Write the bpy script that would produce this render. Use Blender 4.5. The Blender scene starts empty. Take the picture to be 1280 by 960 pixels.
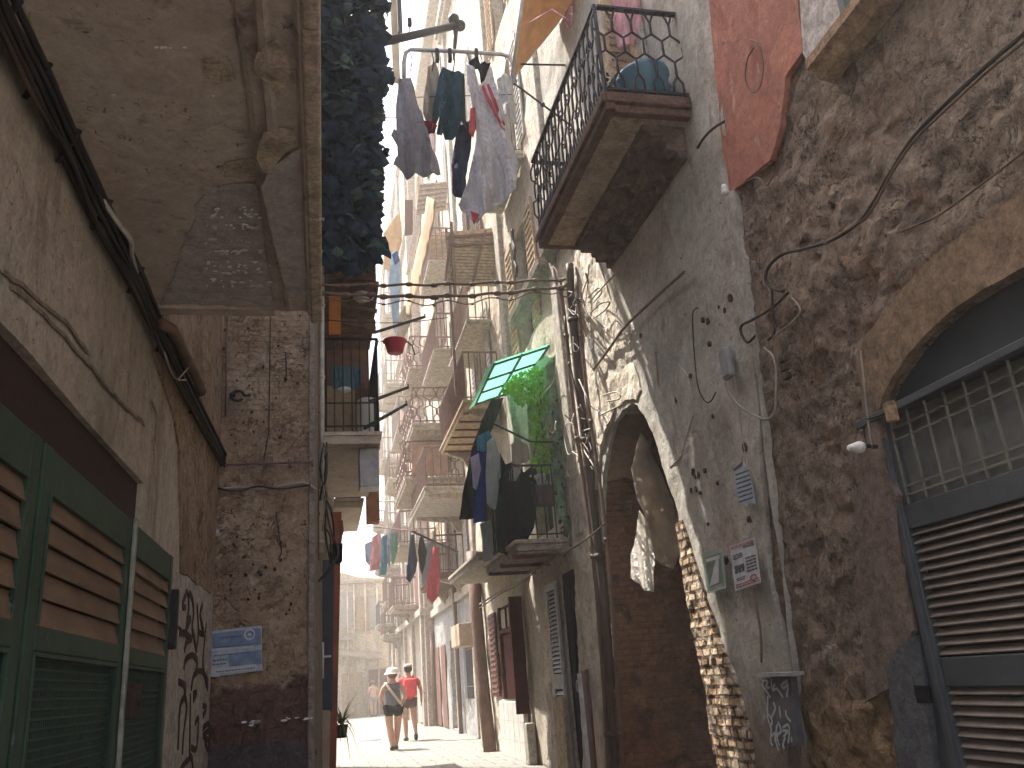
import bpy, bmesh, math, random
from mathutils import Vector, Matrix, noise as mn
from mathutils.geometry import delaunay_2d_cdt
random.seed(7)
sc = bpy.context.scene
COL = sc.collection
V = Vector
# ------------------------------------------------------------------ camera
H = 1.32; F = 1050.0
def _setup(vp=(405, 866), a=-240.0):
    y = V((vp[0]-640, -(vp[1]-480), -F))
    b = -(y[0]*a + F*F)/y[1]
    z = V((a, b, -F)); y.normalize(); z.normalize(); x = y.cross(z)
    return x, y, z
AX, AY, AZ = _setup()
CAM = V((0, 0, H))
def ray(px, py):
    d = V((px-640, -(py-480), -F)); return V((AX.dot(d), AY.dot(d), AZ.dot(d)))
def onX(px, py, X): d = ray(px, py); return CAM + d*(X/d.x)
def onY(px, py, Y): d = ray(px, py); return CAM + d*(Y/d.y)
def onZ(px, py, Z): d = ray(px, py); return CAM + d*((Z-H)/d.z)
def yzX(pts, X): return [tuple(onX(p[0], p[1], X).yz) for p in pts]
def xzY(pts, Y): return [(q.x, q.z) for q in (onY(p[0], p[1], Y) for p in pts)]
cam = bpy.data.cameras.new('camera'); co = bpy.data.objects.new('camera', cam); COL.objects.link(co)
cam.sensor_width = 36; cam.lens = F/1280*36; cam.clip_end = 3000; cam.clip_start = .05
rot = Matrix((AX, AY, AZ))          # rows: world axes in camera space -> maps camera vectors to world
co.matrix_world = Matrix.Translation(CAM) @ rot.to_4x4()
sc.camera = co
# ------------------------------------------------------------------ materials
class NT:
    def __init__(s, name):
        s.m = bpy.data.materials.new(name); s.m.use_nodes = True
        s.t = s.m.node_tree; s.t.nodes.clear()
        s.out = s.t.nodes.new('ShaderNodeOutputMaterial')
        s.b = s.t.nodes.new('ShaderNodeBsdfPrincipled'); s.link(s.b.outputs[0], s.out.inputs[0])
        s._pos = None
    def link(s, a, b): s.t.links.new(a, b)
    def set(s, sock, v):
        if hasattr(v, 'links'): s.link(v, sock)
        else: sock.default_value = (*v, 1) if (isinstance(v, tuple) and len(v) == 3 and sock.type == 'RGBA') else v
    def node(s, typ, **kw):
        n = s.t.nodes.new(typ)
        for k, v in kw.items(): setattr(n, k, v)
        return n
    def pos(s):
        if s._pos is None: s._pos = s.node('ShaderNodeNewGeometry').outputs['Position']
        return s._pos
    def vmul(s, vec, sc_):
        n = s.node('ShaderNodeVectorMath', operation='MULTIPLY'); s.link(vec, n.inputs[0]); n.inputs[1].default_value = sc_
        return n.outputs[0]
    def noise(s, scale, detail=6, rough=.6, dist=0, vs=None, off=0, vec=None):
        n = s.node('ShaderNodeTexNoise'); v = vec or s.pos()
        if vs: v = s.vmul(v, vs)
        if off:
            a = s.node('ShaderNodeVectorMath', operation='ADD'); s.link(v, a.inputs[0]); a.inputs[1].default_value = (off, off*1.7, off*.6); v = a.outputs[0]
        s.link(v, n.inputs['Vector'])
        n.inputs['Scale'].default_value = scale; n.inputs['Detail'].default_value = detail
        n.inputs['Roughness'].default_value = rough; n.inputs['Distortion'].default_value = dist
        return n.outputs[0]
    def ramp(s, f, lo, hi, a=0., b=1.):
        n = s.node('ShaderNodeMapRange'); s.link(f, n.inputs[0])
        n.inputs[1].default_value = lo; n.inputs[2].default_value = hi; n.inputs[3].default_value = a; n.inputs[4].default_value = b
        return n.outputs[0]
    def math(s, op, a, b=0.):
        n = s.node('ShaderNodeMath', operation=op); s.set(n.inputs[0], a); s.set(n.inputs[1], b); return n.outputs[0]
    def mix(s, f, a, b, blend='MIX'):
        n = s.node('ShaderNodeMix', data_type='RGBA', blend_type=blend)
        s.set(n.inputs[0], f); s.set(n.inputs[6], a); s.set(n.inputs[7], b); return n.outputs[2]
    def swiz(s, axis, vec=None):
        v = vec or s.pos()
        sp = s.node('ShaderNodeSeparateXYZ'); s.link(v, sp.inputs[0]); c = s.node('ShaderNodeCombineXYZ')
        o = {'X': (1, 2, 0), 'Y': (0, 2, 1), 'Z': (0, 1, 2)}[axis]
        for i in range(3): s.link(sp.outputs[o[i]], c.inputs[i])
        return c.outputs[0]
    def warp(s, vec, amt, scale):
        n = s.node('ShaderNodeTexNoise'); s.link(s.pos(), n.inputs['Vector']); n.inputs['Scale'].default_value = scale; n.inputs['Detail'].default_value = 4
        a = s.node('ShaderNodeVectorMath', operation='SUBTRACT'); s.link(n.outputs[1], a.inputs[0]); a.inputs[1].default_value = (.5, .5, .5)
        b = s.node('ShaderNodeVectorMath', operation='SCALE'); s.link(a.outputs[0], b.inputs[0]); b.inputs[3].default_value = amt
        c = s.node('ShaderNodeVectorMath', operation='ADD'); s.link(vec, c.inputs[0]); s.link(b.outputs[0], c.inputs[1])
        return c.outputs[0]
    def bump(s, hs, strength=1.0):
        """hs: list of (height socket, distance)"""
        prev = None
        for h, d in hs:
            n = s.node('ShaderNodeBump'); n.inputs['Strength'].default_value = strength; n.inputs['Distance'].default_value = d
            s.link(h, n.inputs['Height'])
            if prev is not None: s.link(prev, n.inputs['Normal'])
            prev = n.outputs[0]
        if prev is not None: s.link(prev, s.b.inputs['Normal'])

def wallmat(name, base, layers=(), bumps=((9, .03), (45, .006)), rough=.93, brick=None, axis='X', zlay=(), bumpk=1.0, mott=.55, pits=.6, cracks=0):
    """layers: (colour, scale, lo, hi, vscale or None, opacity); brick: dict; zlay: (colour, z_top, softness, wobble)"""
    t = NT(name); c = None; hs = []
    col = base
    if brick:
        vec = t.warp(t.swiz(axis), brick.get('warp', .06), brick.get('wscale', 3.))
        b = t.node('ShaderNodeTexBrick'); t.link(vec, b.inputs['Vector'])
        b.inputs['Scale'].default_value = 1.0
        b.inputs['Brick Width'].default_value = brick['w']; b.inputs['Row Height'].default_value = brick['h']
        b.inputs['Mortar Size'].default_value = brick.get('m', .012); b.inputs['Mortar Smooth'].default_value = .6
        b.inputs['Bias'].default_value = 0
        b.inputs['Color1'].default_value = (*base, 1); b.inputs['Color2'].default_value = (*brick.get('c2', base), 1)
        b.inputs['Mortar'].default_value = (*brick['mc'], 1)
        mask = t.ramp(t.noise(brick.get('ms', .9), 4, off=9), brick.get('lo', .35), brick.get('hi', .6))
        if 'zlo' in brick:
            sp = t.node('ShaderNodeSeparateXYZ'); t.link(t.pos(), sp.inputs[0])
            z = t.math('ADD', sp.outputs[2], t.ramp(t.noise(1.3, 4, off=2), 0, 1, -.5, .5))
            mask = t.math('MULTIPLY', mask, t.ramp(z, brick['zlo'], brick['zlo']+.3))
        col = t.mix(t.math('MULTIPLY', mask, brick.get('op', 1.0)), base, b.outputs[0])
        inv = t.math('MULTIPLY', t.math('SUBTRACT', 1.0, b.outputs[1]), mask)
        hs.append((inv, brick.get('bump', .02)))
    for i, L in enumerate(layers):
        c2, s_, lo, hi = L[:4]; vs = L[4] if len(L) > 4 else None; op = L[5] if len(L) > 5 else 1.0
        f = t.ramp(t.noise(s_, 8, .62, .4, vs, off=i*3.1+1), lo, hi, 0, op)
        col = t.mix(f, col, c2)
    for i, (c2, zt, soft, wob) in enumerate(zlay):
        sp = t.node('ShaderNodeSeparateXYZ'); t.link(t.pos(), sp.inputs[0])
        z = t.math('ADD', sp.outputs[2], t.ramp(t.noise(3.5, 6, off=5+i), .2, .8, -wob, wob))
        col = t.mix(t.ramp(z, zt+soft, zt-soft, 0, .9), col, c2)
    # grain: fine light and dark mottling, broad blotches, and small dark pits that are also dents
    g1 = t.ramp(t.noise(11, 10, .72, .6, off=31), .3, .7, 1-mott, 1+mott*.75); g2 = t.ramp(t.noise(48, 8, .75, .2, off=37), .3, .7, 1-mott*.7, 1+mott*.55)
    g = t.math('MULTIPLY', g1, g2); cc = t.node('ShaderNodeCombineColor')
    for k in range(3): t.link(g, cc.inputs[k])
    col = t.mix(1.0, col, cc.outputs[0], 'MULTIPLY')
    if pits:
        pn = t.noise(26, 5, .6, 1.2, off=43); pm = t.ramp(t.noise(1.7, 4, .6, off=47), .42, .6)
        pf = t.math('MULTIPLY', t.ramp(pn, .63, .69), pm)
        col = t.mix(t.math('MULTIPLY', pf, pits), col, tuple(x*.22 for x in base)); hs.append((t.math('SUBTRACT', 1.0, pf), .012))
    if cracks:                          # thin broken dark lines, also grooves
        m1 = t.ramp(t.noise(1.3, 3, off=53), .42, .58)
        for sc_, wd, of in ((2.6, .010, 57), (7.0, .013, 61)):
            a = t.math('ABSOLUTE', t.math('SUBTRACT', t.noise(sc_, 6, .62, 1.0, off=of), .5))
            ln = t.math('MULTIPLY', t.ramp(a, wd, wd*.25), m1 if sc_ > 5 else t.ramp(t.noise(1.9, 3, off=of+3), .46, .56))
            col = t.mix(t.math('MULTIPLY', ln, cracks), col, tuple(x*.2 for x in base)); hs.append((t.math('SUBTRACT', 1.0, ln), .02))
    for i, (s_, d) in enumerate(bumps): hs.append((t.noise(s_, 9, .65, .3, off=20+i), d))
    t.set(t.b.inputs['Base Color'], col); t.b.inputs['Roughness'].default_value = rough
    t.b.inputs['Specular IOR Level'].default_value = .15
    t.bump(hs, bumpk)
    return t.m

def simple(name, col, rough=.7, metal=0., var=.25, scale=6., bump=0.004, spec=.3, bscale=60, rust=None, alpha=1, trans=0, vs=None):
    t = NT(name)
    c2 = tuple(x*(1-var) for x in col); c3 = tuple(min(1, x*(1+var*.6)) for x in col)
    f = t.ramp(t.noise(scale, 6, .6, .2, vs), .3, .7)
    c = t.mix(f, c2, c3)
    if rust:
        c = t.mix(t.ramp(t.noise(scale*1.7, 8, .7, .3, off=4), rust[1], rust[1]+.12), c, rust[0])
    t.set(t.b.inputs['Base Color'], c)
    t.b.inputs['Roughness'].default_value = rough; t.b.inputs['Metallic'].default_value = metal
    t.b.inputs['Specular IOR Level'].default_value = spec
    if bump: t.bump([(t.noise(bscale, 5, .6), bump)])
    if trans:
        tr = t.node('ShaderNodeBsdfTranslucent'); t.set(tr.inputs[0], c)
        mx = t.node('ShaderNodeMixShader'); mx.inputs[0].default_value = trans
        t.link(t.b.outputs[0], mx.inputs[1]); t.link(tr.outputs[0], mx.inputs[2]); t.link(mx.outputs[0], t.out.inputs[0])
    return t.m
# ------------------------------------------------------------------ mesh building
class MB:
    def __init__(s): s.v = []; s.f = []; s.mi = []; s.cur = 0
    def add(s, vs, fs):
        o = len(s.v); s.v += [V(x) for x in vs]; s.f += [[i+o for i in f] for f in fs]; s.mi += [s.cur]*len(fs); return s
    def box(s, x0, x1, y0, y1, z0, z1):
        return s.add([(x, y, z) for z in (z0, z1) for y in (y0, y1) for x in (x0, x1)],
                     [(0, 2, 3, 1), (4, 5, 7, 6), (0, 1, 5, 4), (2, 6, 7, 3), (0, 4, 6, 2), (1, 3, 7, 5)])
    def bbox(s, x0, x1, y0, y1, z0, z1, b=.012):
        """box with chamfered vertical and horizontal edges (cheap bevel through bmesh)"""
        bm = bmesh.new(); r = bmesh.ops.create_cube(bm, size=1)
        for v in bm.verts: v.co = V((x0+(v.co.x+.5)*(x1-x0), y0+(v.co.y+.5)*(y1-y0), z0+(v.co.z+.5)*(z1-z0)))
        bmesh.ops.bevel(bm, geom=bm.edges[:], offset=b, segments=2, affect='EDGES', profile=.5)
        bm.verts.index_update(); s.add([v.co.copy() for v in bm.verts], [[v.index for v in f.verts] for f in bm.faces]); bm.free(); return s
    def prism(s, pts, off):
        n = len(pts); pts = [V(p) for p in pts]; off = V(off)
        return s.add(pts + [p+off for p in pts], [list(range(n)), list(range(2*n-1, n-1, -1))] + [[i, (i+1) % n, n+(i+1) % n, n+i] for i in range(n)])
    def bar(s, p, q, w, h, up=(0, 0, 1)):
        p, q, up = V(p), V(q), V(up); d = (q-p).normalized(); sd = d.cross(up)
        if sd.length < 1e-4: sd = d.cross(V((1, 0, 0)))
        sd.normalize(); u = sd.cross(d)
        c = [(-w/2, -h/2), (w/2, -h/2), (w/2, h/2), (-w/2, h/2)]
        return s.add([p+sd*a+u*b for a, b in c]+[q+sd*a+u*b for a, b in c], [(3, 2, 1, 0), (4, 5, 6, 7)]+[(i, (i+1) % 4, 4+(i+1) % 4, 4+i) for i in range(4)])
    def tube(s, path, r, n=6, cap=True):
        path = [V(p) for p in path]; m = len(path); vs = []; prev = None
        for i, p in enumerate(path):
            d = (path[min(i+1, m-1)]-path[max(i-1, 0)])
            if d.length < 1e-9: d = V((0, 0, 1))
            d.normalize()
            a = prev if prev is not None else (V((0, 0, 1)) if abs(d.z) < .9 else V((1, 0, 0)))
            a = (a-d*a.dot(d))
            if a.length < 1e-6: a = d.orthogonal()
            a.normalize(); b = d.cross(a); prev = a
            rr = r[i] if isinstance(r, (list, tuple)) else r
            vs += [p+(a*math.cos(t)+b*math.sin(t))*rr for t in [2*math.pi*k/n for k in range(n)]]
        fs = [[i*n+k, i*n+(k+1) % n, (i+1)*n+(k+1) % n, (i+1)*n+k] for i in range(m-1) for k in range(n)]
        if cap: fs += [list(range(n-1, -1, -1)), list(range((m-1)*n, m*n))]
        return s.add(vs, fs)
    def lathe(s, base, prof, n=16):
        """prof: (radius, z) list round a vertical axis at base"""
        b = V(base); vs = [b+V((r*math.cos(2*math.pi*k/n), r*math.sin(2*math.pi*k/n), z)) for r, z in prof for k in range(n)]
        m = len(prof); fs = [[i*n+k, i*n+(k+1) % n, (i+1)*n+(k+1) % n, (i+1)*n+k] for i in range(m-1) for k in range(n)]
        return s.add(vs, fs)
    def ball(s, c, r, n=8, sq=(1, 1, 1)):
        c = V(c); pr = []
        for i in range(n+1):
            t = math.pi*i/n; pr.append((max(1e-4, r*math.sin(t)), -r*math.cos(t)))
        o = len(s.v); s.lathe((0, 0, 0), pr, n*2)
        for i in range(o, len(s.v)): p = s.v[i]; s.v[i] = c+V((p.x*sq[0], p.y*sq[1], p.z*sq[2]))
        return s
    def build(s, name, mat, parent=None, smooth=False, label=None, cat=None, group=None, kind=None, base=None):
        me = bpy.data.meshes.new(name)
        if parent is not None: o0 = wloc(parent)
        elif base is not None: o0 = V(base)
        elif s.v:
            o0 = V(((min(v.x for v in s.v)+max(v.x for v in s.v))/2, (min(v.y for v in s.v)+max(v.y for v in s.v))/2, min(v.z for v in s.v)))
        else: o0 = V((0, 0, 0))
        me.from_pydata([v-o0 for v in s.v], [], s.f)
        mats = mat if isinstance(mat, (list, tuple)) else [mat]
        for m in mats: me.materials.append(m)
        if len(mats) > 1: me.polygons.foreach_set('material_index', s.mi)
        if smooth: me.polygons.foreach_set('use_smooth', [True]*len(me.polygons))
        me.update()
        bm = bmesh.new(); bm.from_mesh(me); bmesh.ops.recalc_face_normals(bm, faces=bm.faces[:]); bm.to_mesh(me); bm.free()
        o = bpy.data.objects.new(name, me); COL.objects.link(o)
        if parent is not None: o.parent = parent
        else: o.location = o0
        tag(o, label, cat, group, kind); return o
def wloc(o):
    p = V(o.location)
    while o.parent: o = o.parent; p += V(o.location)
    return p
def tag(o, label=None, cat=None, group=None, kind=None):
    if label: o['label'] = label
    if cat: o['category'] = cat
    if group: o['group'] = group
    if kind: o['kind'] = kind
    return o
def thing(name, label, cat, loc=(0, 0, 0), group=None):
    o = bpy.data.objects.new(name, None); o.empty_display_size = .1; COL.objects.link(o); o.location = loc
    return tag(o, label, cat, group)
# ------------------------------------------------------------------ polygons on planes
def inside(p, poly):
    x, y = p; r = False; n = len(poly); j = n-1
    for i in range(n):
        xi, yi = poly[i]; xj, yj = poly[j]
        if (yi > y) != (yj > y) and x < (xj-xi)*(y-yi)/(yj-yi)+xi: r = not r
        j = i
    return r
def dens(poly, step, closed=True):
    out = []; n = len(poly)
    for i in range(n if closed else n-1):
        a = V(poly[i]); b = V(poly[(i+1) % n]); k = max(1, int((b-a).length/step))
        out += [tuple(a+(b-a)*(t/k)) for t in range(k)]
    if not closed: out.append(tuple(poly[-1]))
    return out
def jag(poly, step, amp, seed=0, freq=None):
    out = []
    for p in dens(poly, step):
        q = V((p[0]*(freq or 3)+seed*7.3, p[1]*(freq or 3)-seed*3.1, seed))
        out.append((p[0]+amp*(mn.fractal(q, 1., 2., 3)), p[1]+amp*(mn.fractal(q+V((31, 17, 5)), 1., 2., 3))))
    return out
def cdt(outer, holes=(), step=.1):
    pts = []; edges = []
    for L in [outer]+list(holes):
        o = len(pts); n = len(L); pts += [V(p) for p in L]; edges += [(o+i, o+(i+1) % n) for i in range(n)]
    nb = len(pts)
    xs = [p.x for p in pts[:len(outer)]]; ys = [p.y for p in pts[:len(outer)]]
    x0, x1, y0, y1 = min(xs), max(xs), min(ys), max(ys)
    if step:
        gx = int((x1-x0)/step); gy = int((y1-y0)/step); k = 0
        for i in range(1, gx+1):
            for j in range(1, gy+1):
                p = (x0+i*step+(random.random()-.5)*step*.5-step*.5, y0+j*step+(random.random()-.5)*step*.5-step*.5)
                if inside(p, outer) and not any(inside(p, h) for h in holes): pts.append(V(p))
    vs, es, fs, *_ = delaunay_2d_cdt(pts, edges, [], 0, 1e-6)
    fs2 = []
    for f in fs:
        c = sum((vs[i] for i in f), V((0, 0)))/len(f)
        if inside(c, outer) and not any(inside(c, h) for h in holes): fs2.append(list(f))
    return vs, fs2
def lift(axis, base, p, n):
    """p=(u,v) on plane axis=base, n = offset towards negative axis"""
    if axis == 'X': return V((base-n, p[0], p[1]))
    if axis == 'Y': return V((p[0], base-n, p[1]))
    return V((p[0], p[1], base-n))
def skin(mb, axis, base, outer, holes=(), step=.1, amp=.0, freq=4., off=0., depth=.0, fn=None, back=None, seed=0.):
    """a displaced sheet on a plane (axis=base), its edges turned back by depth; positive offset is towards -axis"""
    vs, fs = cdt(outer, holes, step)
    def h(p):
        q = V((p.x*freq+seed, p.y*freq, base*freq))
        d = amp*mn.fractal(q, 1., 2., 5) if amp else 0.
        if fn: d += fn(p.x, p.y)
        return off+d
    P = [lift(axis, base, p, h(p)) for p in vs]
    F = [list(f) for f in fs]
    if depth:
        cnt = {}
        for f in fs:
            for i in range(len(f)):
                e = (f[i], f[(i+1) % len(f)]); k = (min(e), max(e)); cnt.setdefault(k, []).append(e)
        bd = [e[0] for e in cnt.values() if len(e) == 1]; mp = {}
        for a, b in bd:
            for i in (a, b):
                if i not in mp: mp[i] = len(P); P.append(lift(axis, base, vs[i], off-depth))
            F.append([b, a, mp[a], mp[b]])
    mb.add(P, F); return mb
def cloth(name, px, Y=None, X=None, mat=None, label=None, cat='clothes', group=None, ripple=.03, n=5., step=.06, th=.006, parent=None, pin=None, jagamp=.012, tilt=0.):
    """a hanging cloth whose outline lies on a plane across (Y) or along (X) the alley, with folds and thickness"""
    ax = 'Y' if Y is not None else 'X'; base = Y if Y is not None else X
    poly = xzY(px, Y) if ax == 'Y' else yzX(px, X)
    poly = jag(poly, step*1.3, jagamp, seed=len(name)+px[0][0])
    top = max(p[1] for p in poly); h = top-min(p[1] for p in poly); sd = px[0][0]*.37
    def fn(u, v):
        k = min(1, (top-v)/max(h, .01)+.25)
        return ripple*k*(math.sin(u*n*6.28+sd+1.2*math.sin(v*3+sd))+.5*math.sin(u*n*13.1+v*2+sd*2)) + tilt*(top-v)
    mb = MB(); skin(mb, ax, base, poly, step=step, amp=ripple*.4, freq=5, fn=fn, seed=sd)
    o = mb.build(name, mat, parent, smooth=True, label=label, cat=cat, group=group)
    md = o.modifiers.new('thickness', 'SOLIDIFY'); md.thickness = th; md.offset = 0
    return o
def ribbon(mb, axis, base, pts, w, off=.004, th=.003):
    """a painted or cut stroke of width w following pts (u,v) on a plane"""
    pts = [V(p) for p in pts]
    for i in range(len(pts)-1):
        a, b = pts[i], pts[i+1]; d = b-a
        if d.length < 1e-6: continue
        d.normalize(); nn = V((-d.y, d.x))*w/2; a2 = a-d*w*.3; b2 = b+d*w*.3
        q = [a2-nn, b2-nn, b2+nn, a2+nn]; o = off+i*.00012
        f = [lift(axis, base, p, o) for p in q]; g = [lift(axis, base, p, o-th) for p in q]
        mb.add(f+g, [(0, 1, 2, 3), (0, 4, 5, 1), (1, 5, 6, 2), (2, 6, 7, 3), (3, 7, 4, 0)])
def smoothpath(pts, k=4):
    pts = [V(p) for p in pts]; out = []
    for i in range(len(pts)-1):
        p0 = pts[max(i-1, 0)]; p1 = pts[i]; p2 = pts[i+1]; p3 = pts[min(i+2, len(pts)-1)]
        for t in range(k):
            s_ = t/k; out.append(.5*((2*p1)+(p2-p0)*s_+(2*p0-5*p1+4*p2-p3)*s_*s_+(3*p1-p0-3*p2+p3)*s_**3))
    out.append(pts[-1]); return out
def cable(name, pts, r, mat, label, cat='cable', group=None, k=4, parent=None, n=5):
    mb = MB(); mb.tube(smoothpath(pts, k), r, n); return mb.build(name, mat, parent, True, label, cat, group)
# ------------------------------------------------------------------ material palette (real base colours)
M = {}
M['plaster_left'] = wallmat('plaster_left', (.45, .395, .32), [
    ((.54, .445, .37), 1.3, .45, .6, None, .7), ((.24, .175, .135), 2.2, .54, .68, (1, 1, .2), .7), ((.17, .12, .095), 7, .62, .72, None, .7),
    ((.50, .43, .37), 14, .64, .7, None, .6), ((.27, .20, .16), 5, .56, .66, (1, 1, .12), .5)], bumps=((3, .03), (22, .010), (90, .003)), mott=.3, pits=.4)
M['panel_plaster'] = wallmat('panel_plaster', (.44, .385, .325), [((.34, .27, .23), 3, .5, .75, (1, 1, .4), .6), ((.2, .16, .13), 16, .66, .76, None, .5)], bumps=((5, .012), (50, .003)))
M['slab'] = wallmat('slab', (.61, .53, .45), [((.52, .425, .365), 1.6, .44, .6, None, .8), ((.68, .58, .50), 3.4, .54, .66, None, .7),
    ((.17, .125, .10), 5, .6, .7, None, .7), ((.55, .47, .40), 9, .63, .68, None, .6)], bumps=((4, .008), (30, .005), (110, .002)), mott=.22)
M['slab_low'] = wallmat('slab_low', (.54, .49, .45), [((.46, .39, .375), 2.6, .45, .62, None, .8), ((.43, .37, .345), 9, .56, .66, None, .6)], bumps=((6, .012), (60, .004)), mott=.35, pits=.3)
M['old_paint'] = wallmat('old_paint', (.56, .46, .345), [((.44, .36, .28), 6, .45, .7, None, .8), ((.2, .16, .14), 18, .64, .74, None, .6)], bumps=((8, .01), (60, .003)))
M['flake'] = simple('flake', (.88, .86, .82), .9)
M['brown_stone_left'] = wallmat('brown_stone_left', (.39, .275, .18), [
    ((.45, .345, .25), 2.4, .48, .62, None, .8), ((.22, .15, .105), 3.3, .55, .67, None, .7), ((.12, .08, .055), 11, .6, .68, None, .8), ((.55, .46, .36), 6, .61, .67, None, .75), ((.25, .17, .12), 1.2, .5, .62, None, .6)],
    bumps=((6, .05), (24, .02), (80, .005)), axis='Y', mott=0.3, pits=0.8, cracks=.75,
    brick=dict(w=.30, h=.062, m=.006, mc=(.25, .19, .14), c2=(.46, .38, .29), zlo=3.9, lo=.25, hi=.55, bump=.010, warp=.05, op=.5),
    zlay=[((.15, .08, .07), 1.42, .04, .26), ((.10, .092, .098), .93, .03, .09)])
M['stone_side'] = wallmat('stone_side', (.27, .22, .18), [((.36, .30, .25), 2, .45, .7, None, .8), ((.13, .10, .08), 6, .6, .72, None, .8)], bumps=((8, .03), (40, .008)))
M['stone_right'] = wallmat('stone_right', (.31, .24, .185), [
    ((.40, .305, .23), 1.5, .46, .62, None, .8), ((.215, .15, .115), 1.1, .52, .66, None, .8), ((.38, .305, .245), 6, .54, .64, None, .7), ((.17, .115, .085), 8, .58, .68, None, .7),
    ((.07, .048, .036), 17, .61, .67, None, .9), ((.52, .455, .38), 11, .65, .7, None, .7), ((.26, .165, .105), 3, .55, .63, None, .8)],
    bumps=((6, .03), (18, .03), (50, .022), (130, .007)), mott=.42, pits=.9, cracks=.8,
    brick=dict(w=.52, h=.28, m=.022, mc=(.11, .075, .055), c2=(.42, .31, .215), lo=.42, hi=.58, bump=.012, warp=.13, ms=.55, op=.4),
    zlay=[((.36, .245, .135), 1.1, .2, .25)])
M['ochre_render'] = wallmat('ochre_render', (.23, .16, .105), [((.29, .205, .135), 2, .45, .65, None, .8), ((.17, .115, .085), 4, .52, .72, (1, 1, .5), .7), ((.45, .36, .27), 9, .66, .75, (1, 1, .3), .6)], bumps=((6, .012), (50, .004)))
M['dark_render'] = wallmat('dark_render', (.165, .125, .10), [((.23, .165, .14), 3, .45, .7, (1, 1, .4), .8), ((.10, .075, .065), 8, .6, .74, None, .7), ((.42, .36, .31), 20, .69, .75, (1, 1, .4), .6)], bumps=((7, .015), (50, .004)))
M['grey_plaster'] = wallmat('grey_plaster', (.41, .38, .32), [
    ((.30, .265, .225), 1.1, .47, .6, None, .85), ((.49, .45, .39), 2.2, .5, .62, (1, 1, .5), .8), ((.34, .245, .19), 1.7, .6, .7, (1, 1, .6), .5),
    ((.20, .17, .145), 5, .6, .69, (1, 1, .3), .7), ((.10, .08, .065), 14, .66, .7, None, .9), ((.33, .33, .30), .7, .52, .6, None, .6)], bumps=((3, .02), (16, .012), (70, .004)), mott=.3, pits=.7,
    zlay=[((.20, .15, .115), .95, .25, .35)])
M['red_plaster'] = wallmat('red_plaster', (.35, .15, .11), [((.46, .185, .125), 2.2, .47, .62, None, .8), ((.25, .085, .06), 3, .54, .66, (1, 1, .3), .8), ((.46, .31, .24), 9, .61, .68, (1, 1, .4), .7), ((.20, .08, .06), 14, .62, .7, None, .6)], bumps=((5, .016), (50, .006)), mott=.3)
M['white_plaster'] = wallmat('white_plaster', (.47, .43, .40), [((.38, .34, .31), 3, .45, .7, (1, 1, .4), .7)], bumps=((5, .01), (50, .003)))
M['brick_strip'] = wallmat('brick_strip', (.64, .49, .33), [((.68, .57, .43), 6, .48, .6, None, .7), ((.24, .14, .08), 9, .58, .68, None, .8)],
    brick=dict(w=.15, h=.08, m=.02, mc=(.10, .06, .04), c2=(.47, .31, .18), lo=.0, hi=.1, bump=.05, warp=.035, wscale=9), bumps=((14, .04), (60, .008)))  # real bare brick, its colour raised to strengthen the sunlight on it
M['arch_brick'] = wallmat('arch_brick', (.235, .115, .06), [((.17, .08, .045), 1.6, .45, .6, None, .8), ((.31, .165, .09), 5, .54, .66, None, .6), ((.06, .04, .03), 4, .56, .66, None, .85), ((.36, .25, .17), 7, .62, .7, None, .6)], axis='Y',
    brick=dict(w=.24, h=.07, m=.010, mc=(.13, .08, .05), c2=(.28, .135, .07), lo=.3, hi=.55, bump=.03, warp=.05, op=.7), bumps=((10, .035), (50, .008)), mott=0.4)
M['sun_plaster'] = wallmat('sun_plaster', (.64, .565, .455), [((.50, .43, .33), 2.0, .47, .62, (1, 1, .35), .8), ((.72, .65, .55), 4, .52, .64, None, .7), ((.30, .23, .165), 5, .6, .68, (1, 1, .5), .8)], bumps=((5, .03), (26, .015), (80, .004)), mott=.3, pits=.6)  # plaster coloured lighter, paints in the sunlit band above the arch
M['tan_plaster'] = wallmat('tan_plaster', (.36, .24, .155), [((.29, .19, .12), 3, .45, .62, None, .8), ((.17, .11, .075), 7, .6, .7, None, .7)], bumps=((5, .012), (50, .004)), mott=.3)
M['mid_plaster'] = wallmat('mid_plaster', (.57, .50, .40), [
    ((.44, .38, .30), 1.0, .46, .6, (1, 1, .35), .85), ((.55, .49, .40), 2.0, .5, .62, (1, 1, .3), .8), ((.36, .28, .205), 3.0, .56, .68, (1, 1, .45), .85),
    ((.42, .42, .33), 1.6, .55, .64, (1, 1, .22), .7), ((.15, .11, .08), 9, .61, .68, None, .85)], bumps=((5, .03), (26, .015), (80, .004)), mott=0.35, pits=0.6)
M['far_cream'] = wallmat('far_cream', (0.451, 0.394, 0.316), [((.42, .36, .28), .9, .45, .66, (1, 1, .3), .8), ((.64, .58, .49), 2.2, .52, .7, (1, 1, .4), .8), ((.28, .22, .17), 4, .6, .74, (1, 1, .3), .7)], bumps=((4, .03), (20, .01)))
M['far_blue'] = wallmat('far_blue', (.37, .365, .345), [((.29, .315, .325), 1.2, .45, .66, (1, 1, .3), .8), ((.40, .385, .35), 2.6, .52, .7, (1, 1, .4), .8), ((.25, .20, .155), 4, .6, .74, (1, 1, .3), .7)], bumps=((4, .03), (20, .01)))
M['far_pink'] = wallmat('far_pink', (0.443, 0.353, 0.283), [((.44, .35, .28), 1.2, .45, .66, (1, 1, .3), .8), ((.6, .53, .45), 2.6, .52, .7, (1, 1, .4), .8), ((.30, .23, .17), 4, .6, .74, (1, 1, .3), .7)], bumps=((4, .03), (20, .01)))
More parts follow.
